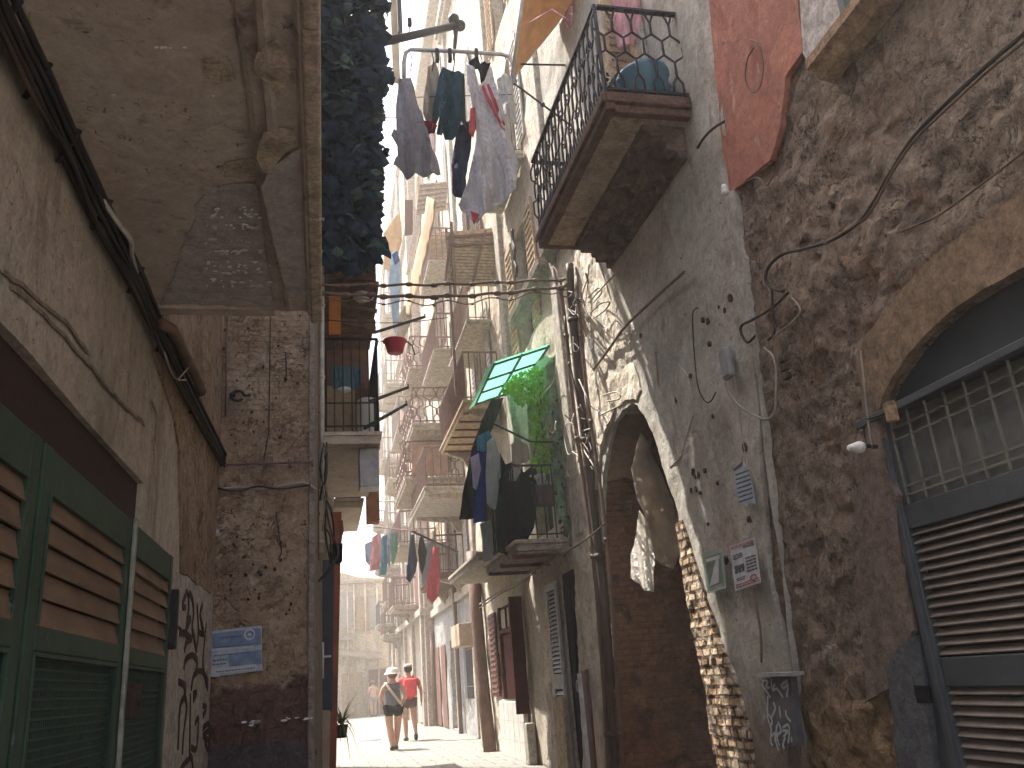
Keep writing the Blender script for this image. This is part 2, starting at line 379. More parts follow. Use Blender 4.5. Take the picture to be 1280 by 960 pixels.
M['end_wall'] = wallmat('end_wall', (.70, .62, .49), [((.46, .39, .3), 1.2, .45, .66, (1, 1, .3), .8), ((.66, .6, .5), 2.6, .52, .7, None, .8), ((.40, .40, .38), 1.1, .6, .7, None, .6)], bumps=((4, .03), (20, .01)), axis='Y')
M['paving'] = wallmat('paving', (.25, .237, .212), [((.20, .188, .167), 2, .45, .62, None, .7), ((.29, .277, .25), 5, .52, .66, None, .7), ((.14, .13, .115), 9, .64, .72, None, .6)], axis='Z',
    brick=dict(w=.55, h=.38, m=.014, mc=(.13, .12, .10), c2=(.22, .207, .185), lo=0, hi=.1, bump=.015, warp=.03), bumps=((6, .015), (40, .004)), rough=.75, mott=.3, pits=.3)
M['ground'] = wallmat('ground', (.33, .31, .28), [((.26, .25, .22), 1, .45, .7, None, .7)], bumps=((4, .02),))
M['roof'] = simple('roof', (.32, .27, .23), .9, scale=2)
M['sill'] = wallmat('sill', (.33, .22, .13), [((.45, .33, .20), 4, .47, .6, None, .85), ((.15, .10, .07), 5, .54, .66, None, .85)], bumps=((8, .03), (60, .006)), mott=.6)
M['stone_trim'] = wallmat('stone_trim', (.42, .36, .29), [((.3, .25, .2), 4, .48, .7, None, .8), ((.17, .14, .11), 9, .6, .74, None, .7)], bumps=((10, .02), (60, .004)))
M['trim_pale'] = wallmat('trim_pale', (0.418, 0.380, 0.320), [((.46, .41, .34), 3, .48, .7, (1, 1, .4), .8), ((.28, .23, .18), 8, .62, .75, None, .7)], bumps=((10, .012), (60, .003)))
M['fascia'] = wallmat('fascia', (.13, .075, .055), [((.20, .13, .095), 5, .45, .62, None, .7), ((.05, .033, .027), 9, .58, .7, None, .7)], bumps=((12, .014), (70, .004)))
M['old_cove'] = wallmat('old_cove', (.145, .10, .075), [((.25, .185, .135), 4, .5, .62, None, .8), ((.05, .035, .028), 6, .52, .64, None, .9)], bumps=((8, .05), (40, .014)), mott=.6)
M['tan_soffit'] = wallmat('tan_soffit', (.42, .33, .235), [((.30, .22, .15), 3, .48, .62, None, .8), ((.12, .08, .055), 5, .6, .68, None, .9), ((.5, .42, .32), 8, .58, .68, None, .6)], bumps=((6, .03), (40, .006)))
M['green_frame'] = simple('green_frame', (.028, .060, .036), .55, var=.35, scale=5, bump=.002, rust=((.13, .15, .115), .62))
M['green_mesh'] = simple('green_mesh', (.022, .05, .032), .6, var=.3)
M['slat_wood'] = simple('slat_wood', (.195, .125, .08), .7, var=.35, scale=6, rust=((.30, .20, .13), .6), vs=(1, .4, 2))
M['dark_hole'] = simple('dark_hole', (.05, .03, .024), .9, scale=30, bump=.002)
M['edge_metal'] = simple('edge_metal', (.30, .31, .26), .5, metal=.3, var=.4, scale=14)
M['gate'] = simple('gate', (.072, .08, .088), .5, var=.25, scale=5, bump=.002, rust=((.13, .13, .125), .66))
M['gate_panel'] = simple('gate_panel', (.13, .138, .125), .6, var=.25, scale=9, bump=.002, rust=((.2, .18, .14), .64))
M['gate_bar'] = simple('gate_bar', (.16, .16, .125), .5, var=.3, scale=12, bump=.001)
M['gate_slat'] = simple('gate_slat', (.20, .165, .135), .5, var=.3, scale=8, bump=.001)
M['gate_lunette'] = simple('gate_lunette', (.05, .058, .068), .6, var=.2, scale=3, bump=.001)
M['jamb_paint'] = wallmat('jamb_paint', (.10, .105, .115), [((.15, .14, .13), 4, .5, .72, (1, 1, .4), .7), ((.3, .27, .24), 18, .68, .74, None, .7)], bumps=((8, .012), (60, .003)))
M['wire'] = simple('wire', (.035, .028, .025), .6, var=.3, bump=0)
M['wire_brown'] = simple('wire_brown', (.14, .095, .065), .7, var=.4, bump=0)
M['wire_pale'] = simple('wire_pale', (.30, .26, .21), .7, var=.3, bump=0)
M['pipe_dark'] = simple('pipe_dark', (.075, .05, .038), .6, var=.4, scale=4)
M['pipe_brown'] = simple('pipe_brown', (.16, .10, .07), .6, var=.4, scale=4)
M['pipe_pale'] = simple('pipe_pale', (.55, .52, .47), .6, var=.3, scale=8)
M['pipe_cream'] = simple('pipe_cream', (.50, .43, .33), .6, var=.3, scale=3)
M['iron'] = simple('iron', (.03, .028, .03), .5, metal=.2, var=.4)
M['iron_brown'] = simple('iron_brown', (.19, .115, .092), .65, var=.4, scale=9)
M['iron_pale'] = simple('iron_pale', (.33, .27, .23), .65, var=.4, scale=9)
M['iron_grey'] = simple('iron_grey', (.10, .095, .095), .6, var=.4, scale=9)
M['galv'] = simple('galv', (.35, .35, .34), .45, metal=.4, var=.3, scale=8)
M['paper_white'] = simple('paper_white', (.52, .52, .53), .9, var=.2, scale=9)
M['ink_dark'] = simple('ink_dark', (.10, .10, .12), .9)
M['ink_red'] = simple('ink_red', (.42, .12, .11), .9, var=.5, scale=30)
M['paper_green'] = simple('paper_green', (.30, .36, .28), .9, var=.25, scale=14)
M['paper_green_dark'] = simple('paper_green_dark', (.16, .21, .16), .9, var=.25, scale=14)
M['paper_blue'] = simple('paper_blue', (.20, .26, .38), .8, var=.35, scale=14)
M['paper_pale_blue'] = simple('paper_pale_blue', (.40, .45, .50), .85, var=.3, scale=20)
M['ink_blue'] = simple('ink_blue', (.12, .15, .25), .8)
M['meter_grey'] = simple('meter_grey', (.10, .105, .11), .6, var=.3, scale=12)
M['spray_silver'] = simple('spray_silver', (.42, .43, .44), .6, var=.3, scale=40)
M['spray_dark'] = simple('spray_dark', (.045, .025, .02), .8)
M['box_grey'] = simple('box_grey', (.24, .24, .235), .7, var=.3, scale=9)
M['lamp_white'] = simple('lamp_white', (.72, .70, .66), .4, var=.1)
M['door_blue'] = simple('door_blue', (.05, .06, .08), .55, var=.3)
M['board_tan'] = simple('board_tan', (.42, .32, .23), .8, var=.25)
M['post_red'] = simple('post_red', (.36, .115, .065), .6, var=.35, scale=3)
M['orange'] = simple('orange', (.62, .24, .05), .8, var=.2)
M['maroon'] = simple('maroon', (.095, .035, .026), .85, var=.3, spec=.08)
M['brown_wood'] = simple('brown_wood', (.16, .075, .055), .65, var=.35, scale=7)
M['tan_wood'] = wallmat('tan_wood', (.47, .36, .235), [((.37, .27, .17), 4, .45, .7, (1, .3, 1), .8)], bumps=((30, .005),))
M['black_door'] = simple('black_door', (.013, .013, .014), .9, var=.3, spec=.04)
M['grey_shutter'] = simple('grey_shutter', (.40, .385, .35), .6, var=.25, scale=8)
M['tile_white'] = simple('tile_white', (.62, .60, .55), .35, var=.2, scale=5)
M['glass_dark'] = simple('glass_dark', (.06, .06, .062), .15, var=.2, bump=0, spec=.6)
M['glass_green'] = simple('glass_green', (.05, .10, .10), .2, bump=0, spec=.6)
M['awning_green'] = simple('awning_green', (.52, .90, .74), .5, var=.08, bump=0, trans=.65)
M['awning_edge'] = simple('awning_edge', (.45, .75, .60), .5, var=.12, bump=0, trans=.5)
M['awning_orange'] = simple('awning_orange', (.50, .33, .19), .85, var=.2, trans=.35)
M['awning_yellow'] = simple('awning_yellow', (.56, .43, .27), .85, var=.2, trans=.4)
M['skin'] = simple('skin', (.50, .30, .22), .55, var=.08, bump=0)
M['skin_arm'] = simple('skin_arm', (.42, .24, .165), .55, var=.08, bump=0)
M['hair_dark'] = simple('hair_dark', (.03, .022, .018), .6, scale=60)
M['hair_brown'] = simple('hair_brown', (.16, .10, .065), .6, scale=60)
def clothmat(name, col, trans=.15):
    t = NT(name); f = t.ramp(t.noise(7, 6, .6, .2), .3, .7); c = t.mix(f, tuple(x*.8 for x in col), tuple(min(1, x*1.12) for x in col))
    c = t.mix(t.ramp(t.noise(70, 3, .6), .35, .7, 0, .25), c, tuple(x*.7 for x in col))
    t.set(t.b.inputs['Base Color'], c); t.b.inputs['Roughness'].default_value = .95; t.b.inputs['Specular IOR Level'].default_value = .1
    t.bump([(t.noise(11, 3, .5, .6, (1, 1, .22)), .11), (t.noise(26, 4, .6, .8, (1, 1, .5), off=5), .03), (t.noise(160, 3), .002)])
    tr = t.node('ShaderNodeBsdfTranslucent'); t.set(tr.inputs[0], c); mx = t.node('ShaderNodeMixShader'); mx.inputs[0].default_value = trans
    t.link(t.b.outputs[0], mx.inputs[1]); t.link(tr.outputs[0], mx.inputs[2]); t.link(mx.outputs[0], t.out.inputs[0]); return t.m
for k, c in dict(cap_pale=(.62, .57, .52), cap_dim=(.36, .31, .27), tee_grey=(.15, .155, .175), short_black=(.025, .022, .022), tee_red=(.55, .085, .09), pack_red=(.68, .07, .075), short_brown=(.11, .07, .05), shoe_dark=(.06, .055, .05), strap=(.55, .44, .33),
                 far_pinkshirt=(.6, .38, .33), far_grey=(.3, .28, .28)).items():
    M[k] = simple(k, c, .9, var=.2, scale=14, bump=.002)
for k, c in dict(c_grey=(.36, .335, .34), c_beige=(.46, .40, .33), c_maroon=(.22, .03, .045), c_teal=(.042, .085, .10), c_navy=(.05, .065, .105), c_sheet=(.36, .335, .335), c_white=(.70, .68, .66), c_black=(.025, .025, .027),
                 c_darkgreen=(.035, .05, .045), c_blue=(.035, .075, .24), c_cyan=(.06, .26, .42), c_lightblue=(.36, .52, .68), c_sky=(.42, .60, .78), c_red=(.56, .11, .14), c_pink=(.72, .38, .40), c_green=(.22, .42, .32), c_sea=(.07, .22, .27),
                 c_lilac=(.50, .44, .62), c_palegrey=(.56, .57, .57), c_taupe=(.30, .25, .21), c_midblue=(.07, .13, .34), c_bluebag=(.13, .26, .36), c_redstripe=(.55, .10, .10)).items():
    M[k] = clothmat(k, c)
M['lace'] = simple('lace', (.84, .80, .74), .95, var=.3, scale=34, bump=.006, trans=.75)
M['net_green'] = simple('net_green', (.24, .40, .24), .9, var=.5, scale=9, bump=.004, trans=.35)
M['sack'] = simple('sack', (.42, .34, .25), .95, var=.3, scale=6, bump=.006, trans=.3)
M['plastic_red'] = simple('plastic_red', (.52, .04, .07), .4, var=.1, bump=0)
M['plastic_blue'] = simple('plastic_blue', (.10, .22, .30), .4, var=.15, bump=0)
M['terracotta'] = simple('terracotta', (.33, .13, .08), .8)
M['ceramic_white'] = simple('ceramic_white', (.75, .75, .73), .35, var=.08, bump=0)
M['leaf_ivy'] = simple('leaf_ivy', (.013, .033, .048), .8, var=.55, scale=7, bump=0, trans=.12, spec=.1)
M['leaf_ivy_light'] = simple('leaf_ivy_light', (.04, .075, .055), .8, var=.4, scale=7, bump=0, trans=.2)
M['stem'] = simple('stem', (.08, .06, .04), .8)
M['leaf_vine'] = simple('leaf_vine', (.26, .50, .06), .5, var=.4, scale=10, bump=0, trans=.55)
M['leaf_spike'] = simple('leaf_spike', (.12, .17, .06), .5, var=.5, scale=10, bump=0, trans=.2)
M['faded_red'] = simple('faded_red', (.40, .26, .20), .9, var=.35, scale=5)
M['tile_roof'] = simple('tile_roof', (.42, .2, .12), .85, var=.3)

def sheetmat():
    t = NT('striped_sheet'); w = t.node('ShaderNodeTexWave'); w.wave_type = 'BANDS'; w.bands_direction = 'DIAGONAL'
    t.link(t.warp(t.swiz('Y'), .08, 4), w.inputs[0]); w.inputs['Scale'].default_value = 7; w.inputs['Distortion'].default_value = 1.5
    c = t.mix(t.ramp(w.outputs[1], .35, .65), (.52, .485, .48), (.60, .565, .56)); c = t.mix(t.ramp(t.noise(3, 6), .45, .65, 0, .5), c, (.50, .465, .455))
    t.set(t.b.inputs['Base Color'], c); t.b.inputs['Roughness'].default_value = .95; t.bump([(t.noise(9, 3, .5, .6, (1, 1, .22)), .11), (t.noise(24, 4, .6, .8, (1, 1, .5), off=5), .03)])
    tr = t.node('ShaderNodeBsdfTranslucent'); t.set(tr.inputs[0], c); mx = t.node('ShaderNodeMixShader'); mx.inputs[0].default_value = .15
    t.link(t.b.outputs[0], mx.inputs[1]); t.link(tr.outputs[0], mx.inputs[2]); t.link(mx.outputs[0], t.out.inputs[0]); return t.m
M['c_sheet'] = sheetmat()
# ------------------------------------------------------------------ setting: ground, street, sky
mb = MB(); mb.add([(-900, -900, 0), (900, -900, 0), (900, 900, 0), (-900, 900, 0)], [(0, 1, 2, 3)]); mb.build('ground', M['ground'], kind='structure')
mb = MB(); mb.add([(-8, -20, .004), (6, -20, .004), (6, 47.9, .004), (-8, 47.9, .004)], [(0, 1, 2, 3)]); mb.build('street', M['paving'], kind='structure')
XR = 3.3      # plane of the right hand facades
# ------------------------------------------------------------------ left: plastered house with the concrete balcony
LA = thing('plastered_house', 'beige plastered house filling the left edge, with green louvred shutters', 'house', (-1, 3, 0))
XL = -1.0
hole = [(-1.2, .0), (5.02, .0), (5.02, 2.5), (-1.2, 2.48)]
mb = MB(); skin(mb, 'X', XL, dens([(-1.4, 0), (8.36, 0), (8.36, 7), (-1.4, 7)], .5), [dens([(-.8, .02), (5.02, .02), (5.02, 2.52), (-.8, 2.48)], .12)], step=.14, amp=.012, freq=1.6, depth=.3)
mb.v = [V((-(2*XL-v.x) + 2*XL - 2*XL + 2*XL, v.y, v.z)) if False else V((2*XL-v.x, v.y, v.z)) for v in mb.v]   # this wall faces +X
mb.box(-5, -1.3, -1.4, 8.34, 0, 8.8); mb.box(-1.3, -1.005, -1.4, 8.34, 7.0, 8.8)
mb.build('wall', M['plaster_left'], LA)
mb = MB(); mb.box(-1.06, -1.035, -.82, 5.04, .01, 2.53); mb.build('doorway_mesh', M['dark_hole'], LA, label='dark brown mesh panel closing the doorway above the shutters')
def leftskin(px, mat, name, off, amp=.004, step=.08, parent=LA, j=.02, label=None, depth=.02):
    poly = jag([tuple(onX(p[0], p[1], XL).yz) for p in px], .12, j, seed=px[0][0])
    m_ = MB(); skin(m_, 'X', XL, poly, step=step, amp=amp, freq=5, off=off, depth=depth)
    m_.v = [V((2*XL-v.x, v.y, v.z)) for v in m_.v]
    return m_.build(name, mat, parent, label=label)
leftskin([(199, 380), (202, 420), (190, 440), (214, 520), (222, 560), (224, 716), (262, 742), (272, 600), (274, 545), (276, 380)], M['brown_stone_left'], 'bare_plaster', .016)
leftskin([(212, 712), (230, 722), (263, 746), (255, 990), (196, 990)], M['panel_plaster'], 'skim_panel', .022, amp=.002, label='pale pinkish lower plaster panel covered in dark graffiti')
mb = MB()
for pts in ([(0, 338), (40, 372), (78, 402), (108, 442)], [(10, 356), (70, 412), (112, 462), (150, 505), (178, 530)], [(188, 500), (193, 525), (190, 560)]):
    q = [tuple(onX(p[0], p[1], XL).yz) for p in pts]; q = [tuple(p) for p in smoothpath(q, 6)]; q = [(u+.02*mn.noise(V((u*9, v*9, 1))), v+.02*mn.noise(V((u*9, v*9, 4)))) for u, v in q]
    m2 = MB(); ribbon(m2, 'X', 0, q, .016, off=0, th=.006); mb.add([V((XL+.012-v.x, v.y, v.z)) for v in m2.v], m2.f)
mb.build('plaster_crack', M['stone_side'], LA)
# graffiti
z7 = lambda L: [(200+a/6.857, 720+b/6.857) for a, b in L]; z6 = lambda L: [(a/4, 720+b/4) for a, b in L]
strokes = [z7(s) for s in ([(200, 140), (165, 230), (165, 270), (185, 270)], [(210, 160), (215, 260), (205, 360), (190, 460)], [(225, 150), (250, 210), (258, 320), (245, 440), (260, 520), (280, 640)],
    [(200, 370), (230, 370), (205, 430)], [(180, 630), (200, 570), (240, 540), (215, 520), (180, 490), (135, 490)], [(290, 260), (300, 460), (285, 630)], [(335, 255), (315, 330), (335, 430), (345, 500), (300, 480)],
    [(370, 420), (350, 600), (340, 760), (355, 860), (380, 960)], [(175, 780), (190, 720), (240, 680), (280, 710), (290, 760), (270, 840)], [(240, 960), (260, 860), (310, 815), (350, 840), (380, 900)])]
strokes += [z6(s) for s in ([(875, 530), (905, 550), (905, 600), (880, 660), (870, 860)], [(905, 600), (915, 660), (900, 780), (893, 885)], [(935, 600), (930, 900)], [(950, 590), (965, 585), (950, 620)],
    [(960, 735), (975, 720), (965, 860), (940, 860)], [(1000, 650), (1015, 660), (1000, 700)], [(1000, 760), (1025, 740), (1030, 770), (1000, 800), (1030, 830), (1025, 870), (1010, 840)], [(880, 980), (900, 945), (925, 918), (940, 910), (948, 980)])]
mb = MB()
for s in strokes:
    q = [tuple(onX(p[0], p[1], XL).yz) for p in s]; q = [tuple(p) for p in smoothpath(q, 4)]
    m2 = MB(); ribbon(m2, 'X', 0, q, .045, off=0, th=.004); mb.add([V((XL+.0275-v.x, v.y, v.z)) for v in m2.v], m2.f)
mb.build('graffiti', M['spray_dark'], LA, label='dark brown graffiti scrawl in two rows of looping letters')
# green shutter leaves: stiles, rails, slats, mesh panel
def leaf(y0, y1, x=-.95, handle=False, edge=False, ztop=2.2, lab=None):
    w = .095; t0, t1 = x-.025, x+.025
    m_ = MB()
    for a, b in ((y0, y0+w), (y1-w, y1)): m_.bbox(t0, t1, a, b, .1, ztop, .006)
    m_.bbox(t0-.002, t1-.002, y0+w-.004, y1-w+.004, 2.055, ztop-.002, .006)
    m_.bbox(t0-.002, t1+.004, y0+w-.004, y1-w+.004, 1.52, 1.60, .006); m_.bbox(t0-.002, t1-.002, y0+w-.004, y1-w+.004, .1, .26, .006)
    for (za, zb) in ((1.60, 2.055), (.26, 1.52)):          # inner bead round each panel
        for ya in (y0+w, y1-w-.016): m_.bbox(t1-.012, t1+.006, ya, ya+.016, za+.002, zb-.002, .003)
        m_.bbox(t1-.012, t1+.006, y0+w+.017, y1-w-.017, zb-.018, zb-.002, .003)
    lf = m_.build('shutter_leaf', M['green_frame'], LA, label=lab)
    m_ = MB(); n = 5; dz = (2.055-1.60)/n
    for i in range(n):
        zc = 1.60+dz*(i+.5)
        m_.prism([(t1-.010, y0+w, zc-dz*.50), (t1+.002, y0+w, zc-dz*.50), (t1-.018, y0+w, zc+dz*.47), (t1-.030, y0+w, zc+dz*.47)], (0, y1-y0-2*w, 0))
    m_.build('louvre_slats', M['slat_wood'], lf)
    m_ = MB(); m_.box(t0+.01, t0+.014, y0+w-.003, y1-w+.003, .255, 1.525); m_.build('mesh_backing', M['dark_hole'], lf)
    m_ = MB(); yy = y0+w+.012; k = 0                         # expanded metal mesh
    while yy < y1-w-.01:
        m_.box(t0+.018, t0+.023, yy, yy+.009, .26, 1.52); yy += .023
    zz = .28
    while zz < 1.51:
        m_.box(t0+.0235, t0+.0265, y0+w, y1-w, zz, zz+.008); zz += .032
    m_.build('wire_mesh', M['green_mesh'], lf)
    if edge:
        m_ = MB(); m_.bbox(t1+.001, t1+.02, y0-.01, y0+.028, .12, ztop+.01, .004); m_.build('edge_strip', M['edge_metal'], lf)
        m_ = MB(); m_.bbox(t1+.001, t1+.05, y0+.03, y0+.25, 1.27, 1.43, .008); m_.tube([(t1+.05, y0+.14, 1.35), (t1+.065, y0+.14, 1.35)], .02, 10); m_.build('lock_box', M['dark_hole'], lf)
    if handle:
        m_ = MB(); m_.bbox(t1-.01, t1+.04, y1+.002, y1+.06, 1.64, 2.0, .008); m_.tube([(t1, y1+.1, 1.80), (t1, y1+.42, 1.79)], .01, 6); m_.build('shutter_catch', M['iron'], lf)
leaf(1.45, 3.0, lab='green shutter leaf cut off by the left edge'); leaf(3.04, 4.44, lab='middle green shutter leaf with wide brown louvres'); leaf(4.46, 5.68, edge=True, handle=True, lab='far green shutter leaf with a dark catch on its edge')
# the balcony slab overhead
ZS = 3.62
bal = MB()
skin(bal, 'Z', ZS, dens([(-1.02, -2), (-.30, -2), (-.30, 5.04), (-1.02, 5.04)], .3), step=.1, amp=.006, freq=2.2, depth=-.0)
bal.box(-1.02, -.02, -2, 5.05, ZS+.012, ZS+.24)
bal.box(-1.02, -.30, 4.96, 5.055, ZS-.03, ZS+.10)
slab = bal.build('balcony', M['slab'], LA, label='big grey-brown concrete balcony slab seen from below')
prof = [(-.305, ZS+.03), (-.30, ZS-.02), (-.275, ZS-.04), (-.235, ZS-.045), (-.225, ZS-.085), (-.20, ZS-.095), (-.185, ZS-.075), (-.10, ZS-.085), (-.085, ZS-.12), (-.03, ZS-.125), (-.018, ZS-.10), (-.018, ZS+.05)]
mb = MB(); ys = [-2+i*.12 for i in range(int(6.86/.12)+1)]
for i, y in enumerate(ys):
    for j, (x, z) in enumerate(prof):
        d = .003*mn.fractal(V((x*6, y*3, z*6)), 1, 2, 4); mb.v.append(V((x+d, y, z+d)))
n = len(prof); mb.f = [[i*n+j, i*n+j+1, (i+1)*n+j+1, (i+1)*n+j] for i in range(len(ys)-1) for j in range(n-1)]
mb.f += [[(len(ys)-1)*n+j for j in range(n)]]; mb.mi = [0]*len(mb.f)
mb.build('edge_moulding', M['slab'], slab)
mb = MB()
for i in range(11): mb.bbox(-.075+.004*mn.noise(V((i, 2, 3))), -.008, -2+i*.63, -2+i*.63+.628, ZS-.135, ZS-.03, .012)
mb.build('edge_lip', M['old_paint'], slab)
def under(px, z, mat, name, off=.004, j=.012, label=None):
    poly = jag([tuple(onZ(p[0], p[1], z).xy) for p in px], .05, j, seed=px[0][1], freq=9)
    m_ = MB(); skin(m_, 'Z', z, poly, step=.07, amp=.003, freq=6, off=off, depth=.004); return m_.build(name, mat, slab, label=label)
under([(258, 230), (300, 226), (322, 230), (332, 262), (345, 330), (352, 380), (202, 380), (222, 330), (236, 290)], ZS, M['slab_low'], 'bare_concrete', .009, j=.03)
under([(326, 232), (338, 210), (356, 196), (376, 184), (383, 230), (393, 300), (404, 366), (362, 372), (350, 340), (340, 290)], ZS-.088, M['slab_low'], 'bare_concrete', .008, j=.012)
under([(319, 66), (343, 46), (356, 52), (362, 84), (361, 106), (347, 113), (331, 102), (318, 92)], ZS-.084, M['old_paint'], 'paint_patch', .009, j=.02)
under([(331, 166), (352, 158), (366, 162), (372, 178), (352, 192), (340, 206), (328, 216), (322, 196)], ZS-.088, M['old_paint'], 'paint_patch', .009, j=.02)
under([(278, 202), (300, 196), (318, 196), (323, 212), (322, 226), (300, 222), (278, 220)], ZS, M['old_paint'], 'paint_patch', .009, j=.025)
under([(258, 70), (290, 68), (292, 100), (275, 108), (255, 92)], ZS, M['old_paint'], 'paint_patch', .006, j=.03)
mb = MB(); rr = random.Random(4)
for i in range(120):
    row = rr.choice([262, 270, 284, 303, 316, 330, 334, 340, 352, 356]) + rr.uniform(-3, 3); cx = rr.uniform(256, 326) if rr.random() < .85 else rr.uniform(300, 345)
    if rr.random() < .06: row = rr.choice([60, 178, 120]); cx = rr.uniform(130, 280)
    s = rr.uniform(.5, 2.6); pts = [(cx+s*1.5*math.cos(t)*rr.uniform(.5, 1.3), row+s*.6*math.sin(t)*rr.uniform(.5, 1.3)) for t in [k*1.047 for k in range(6)]]
    q = [onZ(p[0], p[1], ZS-.030) for p in pts]; mb.prism(q, (0, 0, .004))
mb.build('paint_flakes', M['flake'], slab)
# bundle of cables along the wall and up under the slab
cab = thing('cable_bundle', 'thick bundle of dark cables running diagonally along the left wall under the balcony', 'cables', onX(120, 260, -.95))
rr = random.Random(2)
path = [(-60, -105), (0, 22), (40, 100), (80, 182), (122, 268), (165, 350), (200, 425), (240, 505), (286, 592)]
for k in range(12):
    pts = []
    for i, p in enumerate(path):
        o = V(((k % 3)*.017+rr.uniform(-.006, .008), 0, -(k-6)*.0125+rr.uniform(-.010, .010)-(.03 if i in (2, 4, 6) and k > 9 else 0)))
        pts.append(onX(p[0], p[1], -.965)+o)
    mb = MB(); mb.tube(smoothpath(pts, 6), [.011, .008, .013, .009, .007, .01, .006][k % 7], 6); mb.build('cable', M['wire'] if k not in (1, 6, 10) else M['wire_brown' if k != 6 else 'wire_pale'], cab, smooth=True)
for p in path[1:-1]:
    mb = MB(); q = onX(p[0], p[1], -.965); mb.bar(q+V((-.015, 0, -.075)), q+V((.05, 0, .075)), .018, .01, (0, 1, 0)); mb.build('cable_clip', M['iron'], cab)
mb = MB(); mb.tube(smoothpath([onX(128, 250, -.93), onX(148, 280, -.90), onX(163, 300, -.88), onX(165, 320, -.92), onX(172, 345, -.95)], 4), .012, 6); mb.build('loose_sheath', M['pipe_pale'], cab, True)
mb = MB(); mb.tube(smoothpath([onX(210, 405, -.93), onX(232, 450, -.9), onX(240, 453, -.86), onX(222, 475, -.9)], 4), .006, 5); mb.tube(smoothpath([onX(205, 440, -.93), onX(218, 472, -.9), onX(232, 475, -.86)], 4), .006, 5); mb.build('loose_wire', M['wire_pale'], cab, True)
mb = MB(); mb.tube([onX(203, 405, -.9), onX(216, 412, -.87), onX(248, 478, -.87), onX(252, 490, -.9)], .035, 8); mb.build('drain_stub', M['pipe_brown'], label='short tan plastic pipe stub slanting behind the cable bundle', cat='pipe', smooth=True)
# ------------------------------------------------------------------ left: stone house whose end wall faces us
YB = 8.35
LB = thing('stone_house', 'rough brown stone house whose end wall faces down the alley, left of centre', 'house', (-.5, YB, 0))
mb = MB(); skin(mb, 'Y', YB, jag([(-1.3, 0), (-.10, 0), (-.09, 2), (-.092, 4), (-.095, 7.5), (-1.3, 7.5)], .12, .012, 2), step=.07, amp=.035, freq=3.2, depth=.1)
mb.prism([(-5, 8.44, 0), (-.115, 8.44, 0), (-.02, 11.2, 0), (-5, 11.2, 0)], (0, 0, 18)); mb.box(-1.3, -.095, YB, 8.44, 7.5, 18)
mb.build('wall', M['brown_stone_left'], LB)
mb = MB(); mb.bbox(-.145, -.085, YB-.035, YB+.12, 0, 7.4, .012); mb.build('corner_stone', M['stone_side'], LB)
mb = MB(); mb.prism([(-.118, 8.46, 0), (-.025, 11.19, 0), (.005, 11.19, 0), (-.088, 8.46, 0)], (0, 0, 12)); mb.build('side_plaster', M['stone_side'], LB)
mb = MB(); c = onY(297, 495, YB-.05)
mb.tube([c+V((.062*math.cos(t), -.01, .052*math.sin(t))) for t in [i*.4 for i in range(15)]], .014, 6); mb.ball(c+V((-.05, .0, .01)), .03, 6); mb.tube([c+V((.06, 0, .0)), c+V((.12, .01, .02))], .01, 5); mb.build('iron_ring', M['iron'], LB, True)
mb = MB()
for x, y0, y1, r in ((262, 392, 500, .012), (277, 390, 520, .014), (284, 390, 520, .008)): mb.tube([onY(x, y0, YB-.04), onY(x-1, (y0+y1)/2, YB-.05), onY(x-2, y1, YB-.04)], r, 6)
mb.build('wall_conduit', M['pipe_brown'], LB, True)
mb = MB()
for pts in ([(338, 388), (337, 470), (336, 540), (330, 575)], [(357, 440), (358, 470), (356, 478)], [(345, 640), (352, 690), (348, 700)]): mb.tube([onY(p[0], p[1], YB-.045) for p in pts], .006, 5)
mb.build('hanging_wire', M['wire'], LB, True)
mb = MB(); rr = random.Random(8)
for i in range(60):
    x, y = rr.uniform(280, 384), rr.choice([rr.uniform(395, 560), rr.uniform(640, 770)]); c = onY(x, y, YB-.012); s = rr.uniform(.004, .02)
    mb.prism([c+V((s*rr.uniform(.5, 1.4)*math.cos(t), 0, s*rr.uniform(.5, 1.6)*math.sin(t))) for t in [k*1.257 for k in range(5)]], (0, -.008, 0))
mb.build('wall_pits', M['dark_hole'], LB)
mb = MB(); rr = random.Random(9)
for x0, x1, y in ((303, 325, 904), (350, 392, 900)):
    for i in range(9):
        c = onY(rr.uniform(x0, x1), y+rr.uniform(-3, 3), YB-.03); s = rr.uniform(.006, .02); mb.prism([c+V((1.8*s*math.cos(t), 0, s*.6*math.sin(t))) for t in [k*1.257 for k in range(5)]], (0, -.006, 0))
mb.build('plaster_rim', M['flake'], LB)
mb = MB(); a = onY(283, 581, YB-.1); b = onY(392, 577, YB-.1); mb.tube([a, b], .011, 6)
for t in (.43, .72, .99): q = a.lerp(b, t); mb.bar(q, q+V((0, .12, -.02)), .02, .02); mb.bar(q+V((0, 0, -.05)), q+V((0, 0, .03)), .02, .02)
mb.build('iron_rod', M['iron_brown'], None, True, 'thin rusty iron rod fixed across the brown stone end wall', 'rod')
cable('wall_cable', [onY(p[0], p[1], YB-.07) for p in ((270, 613), (300, 609), (330, 612), (360, 606), (380, 604), (395, 612))], .016, M['wire_pale'], 'pale sagging cable below the iron rod on the brown stone wall')
cable('wall_cable', [onY(p[0], p[1], YB-.09) for p in ((272, 610), (295, 614), (322, 608), (350, 611), (388, 606))], .01, M['wire'], 'dark thin cable wound along the pale one below the iron rod')
mb = MB(); mb.bbox(*(lambda q: (q.x-.03, q.x+.02, YB-.09, YB-.03, q.z-.03, q.z+.03))(onY(272, 668, YB)), .01); mb.build('junction_box', M['pipe_pale'], None, label='tiny pale junction box in the corner of the brown stone wall', cat='junction box')
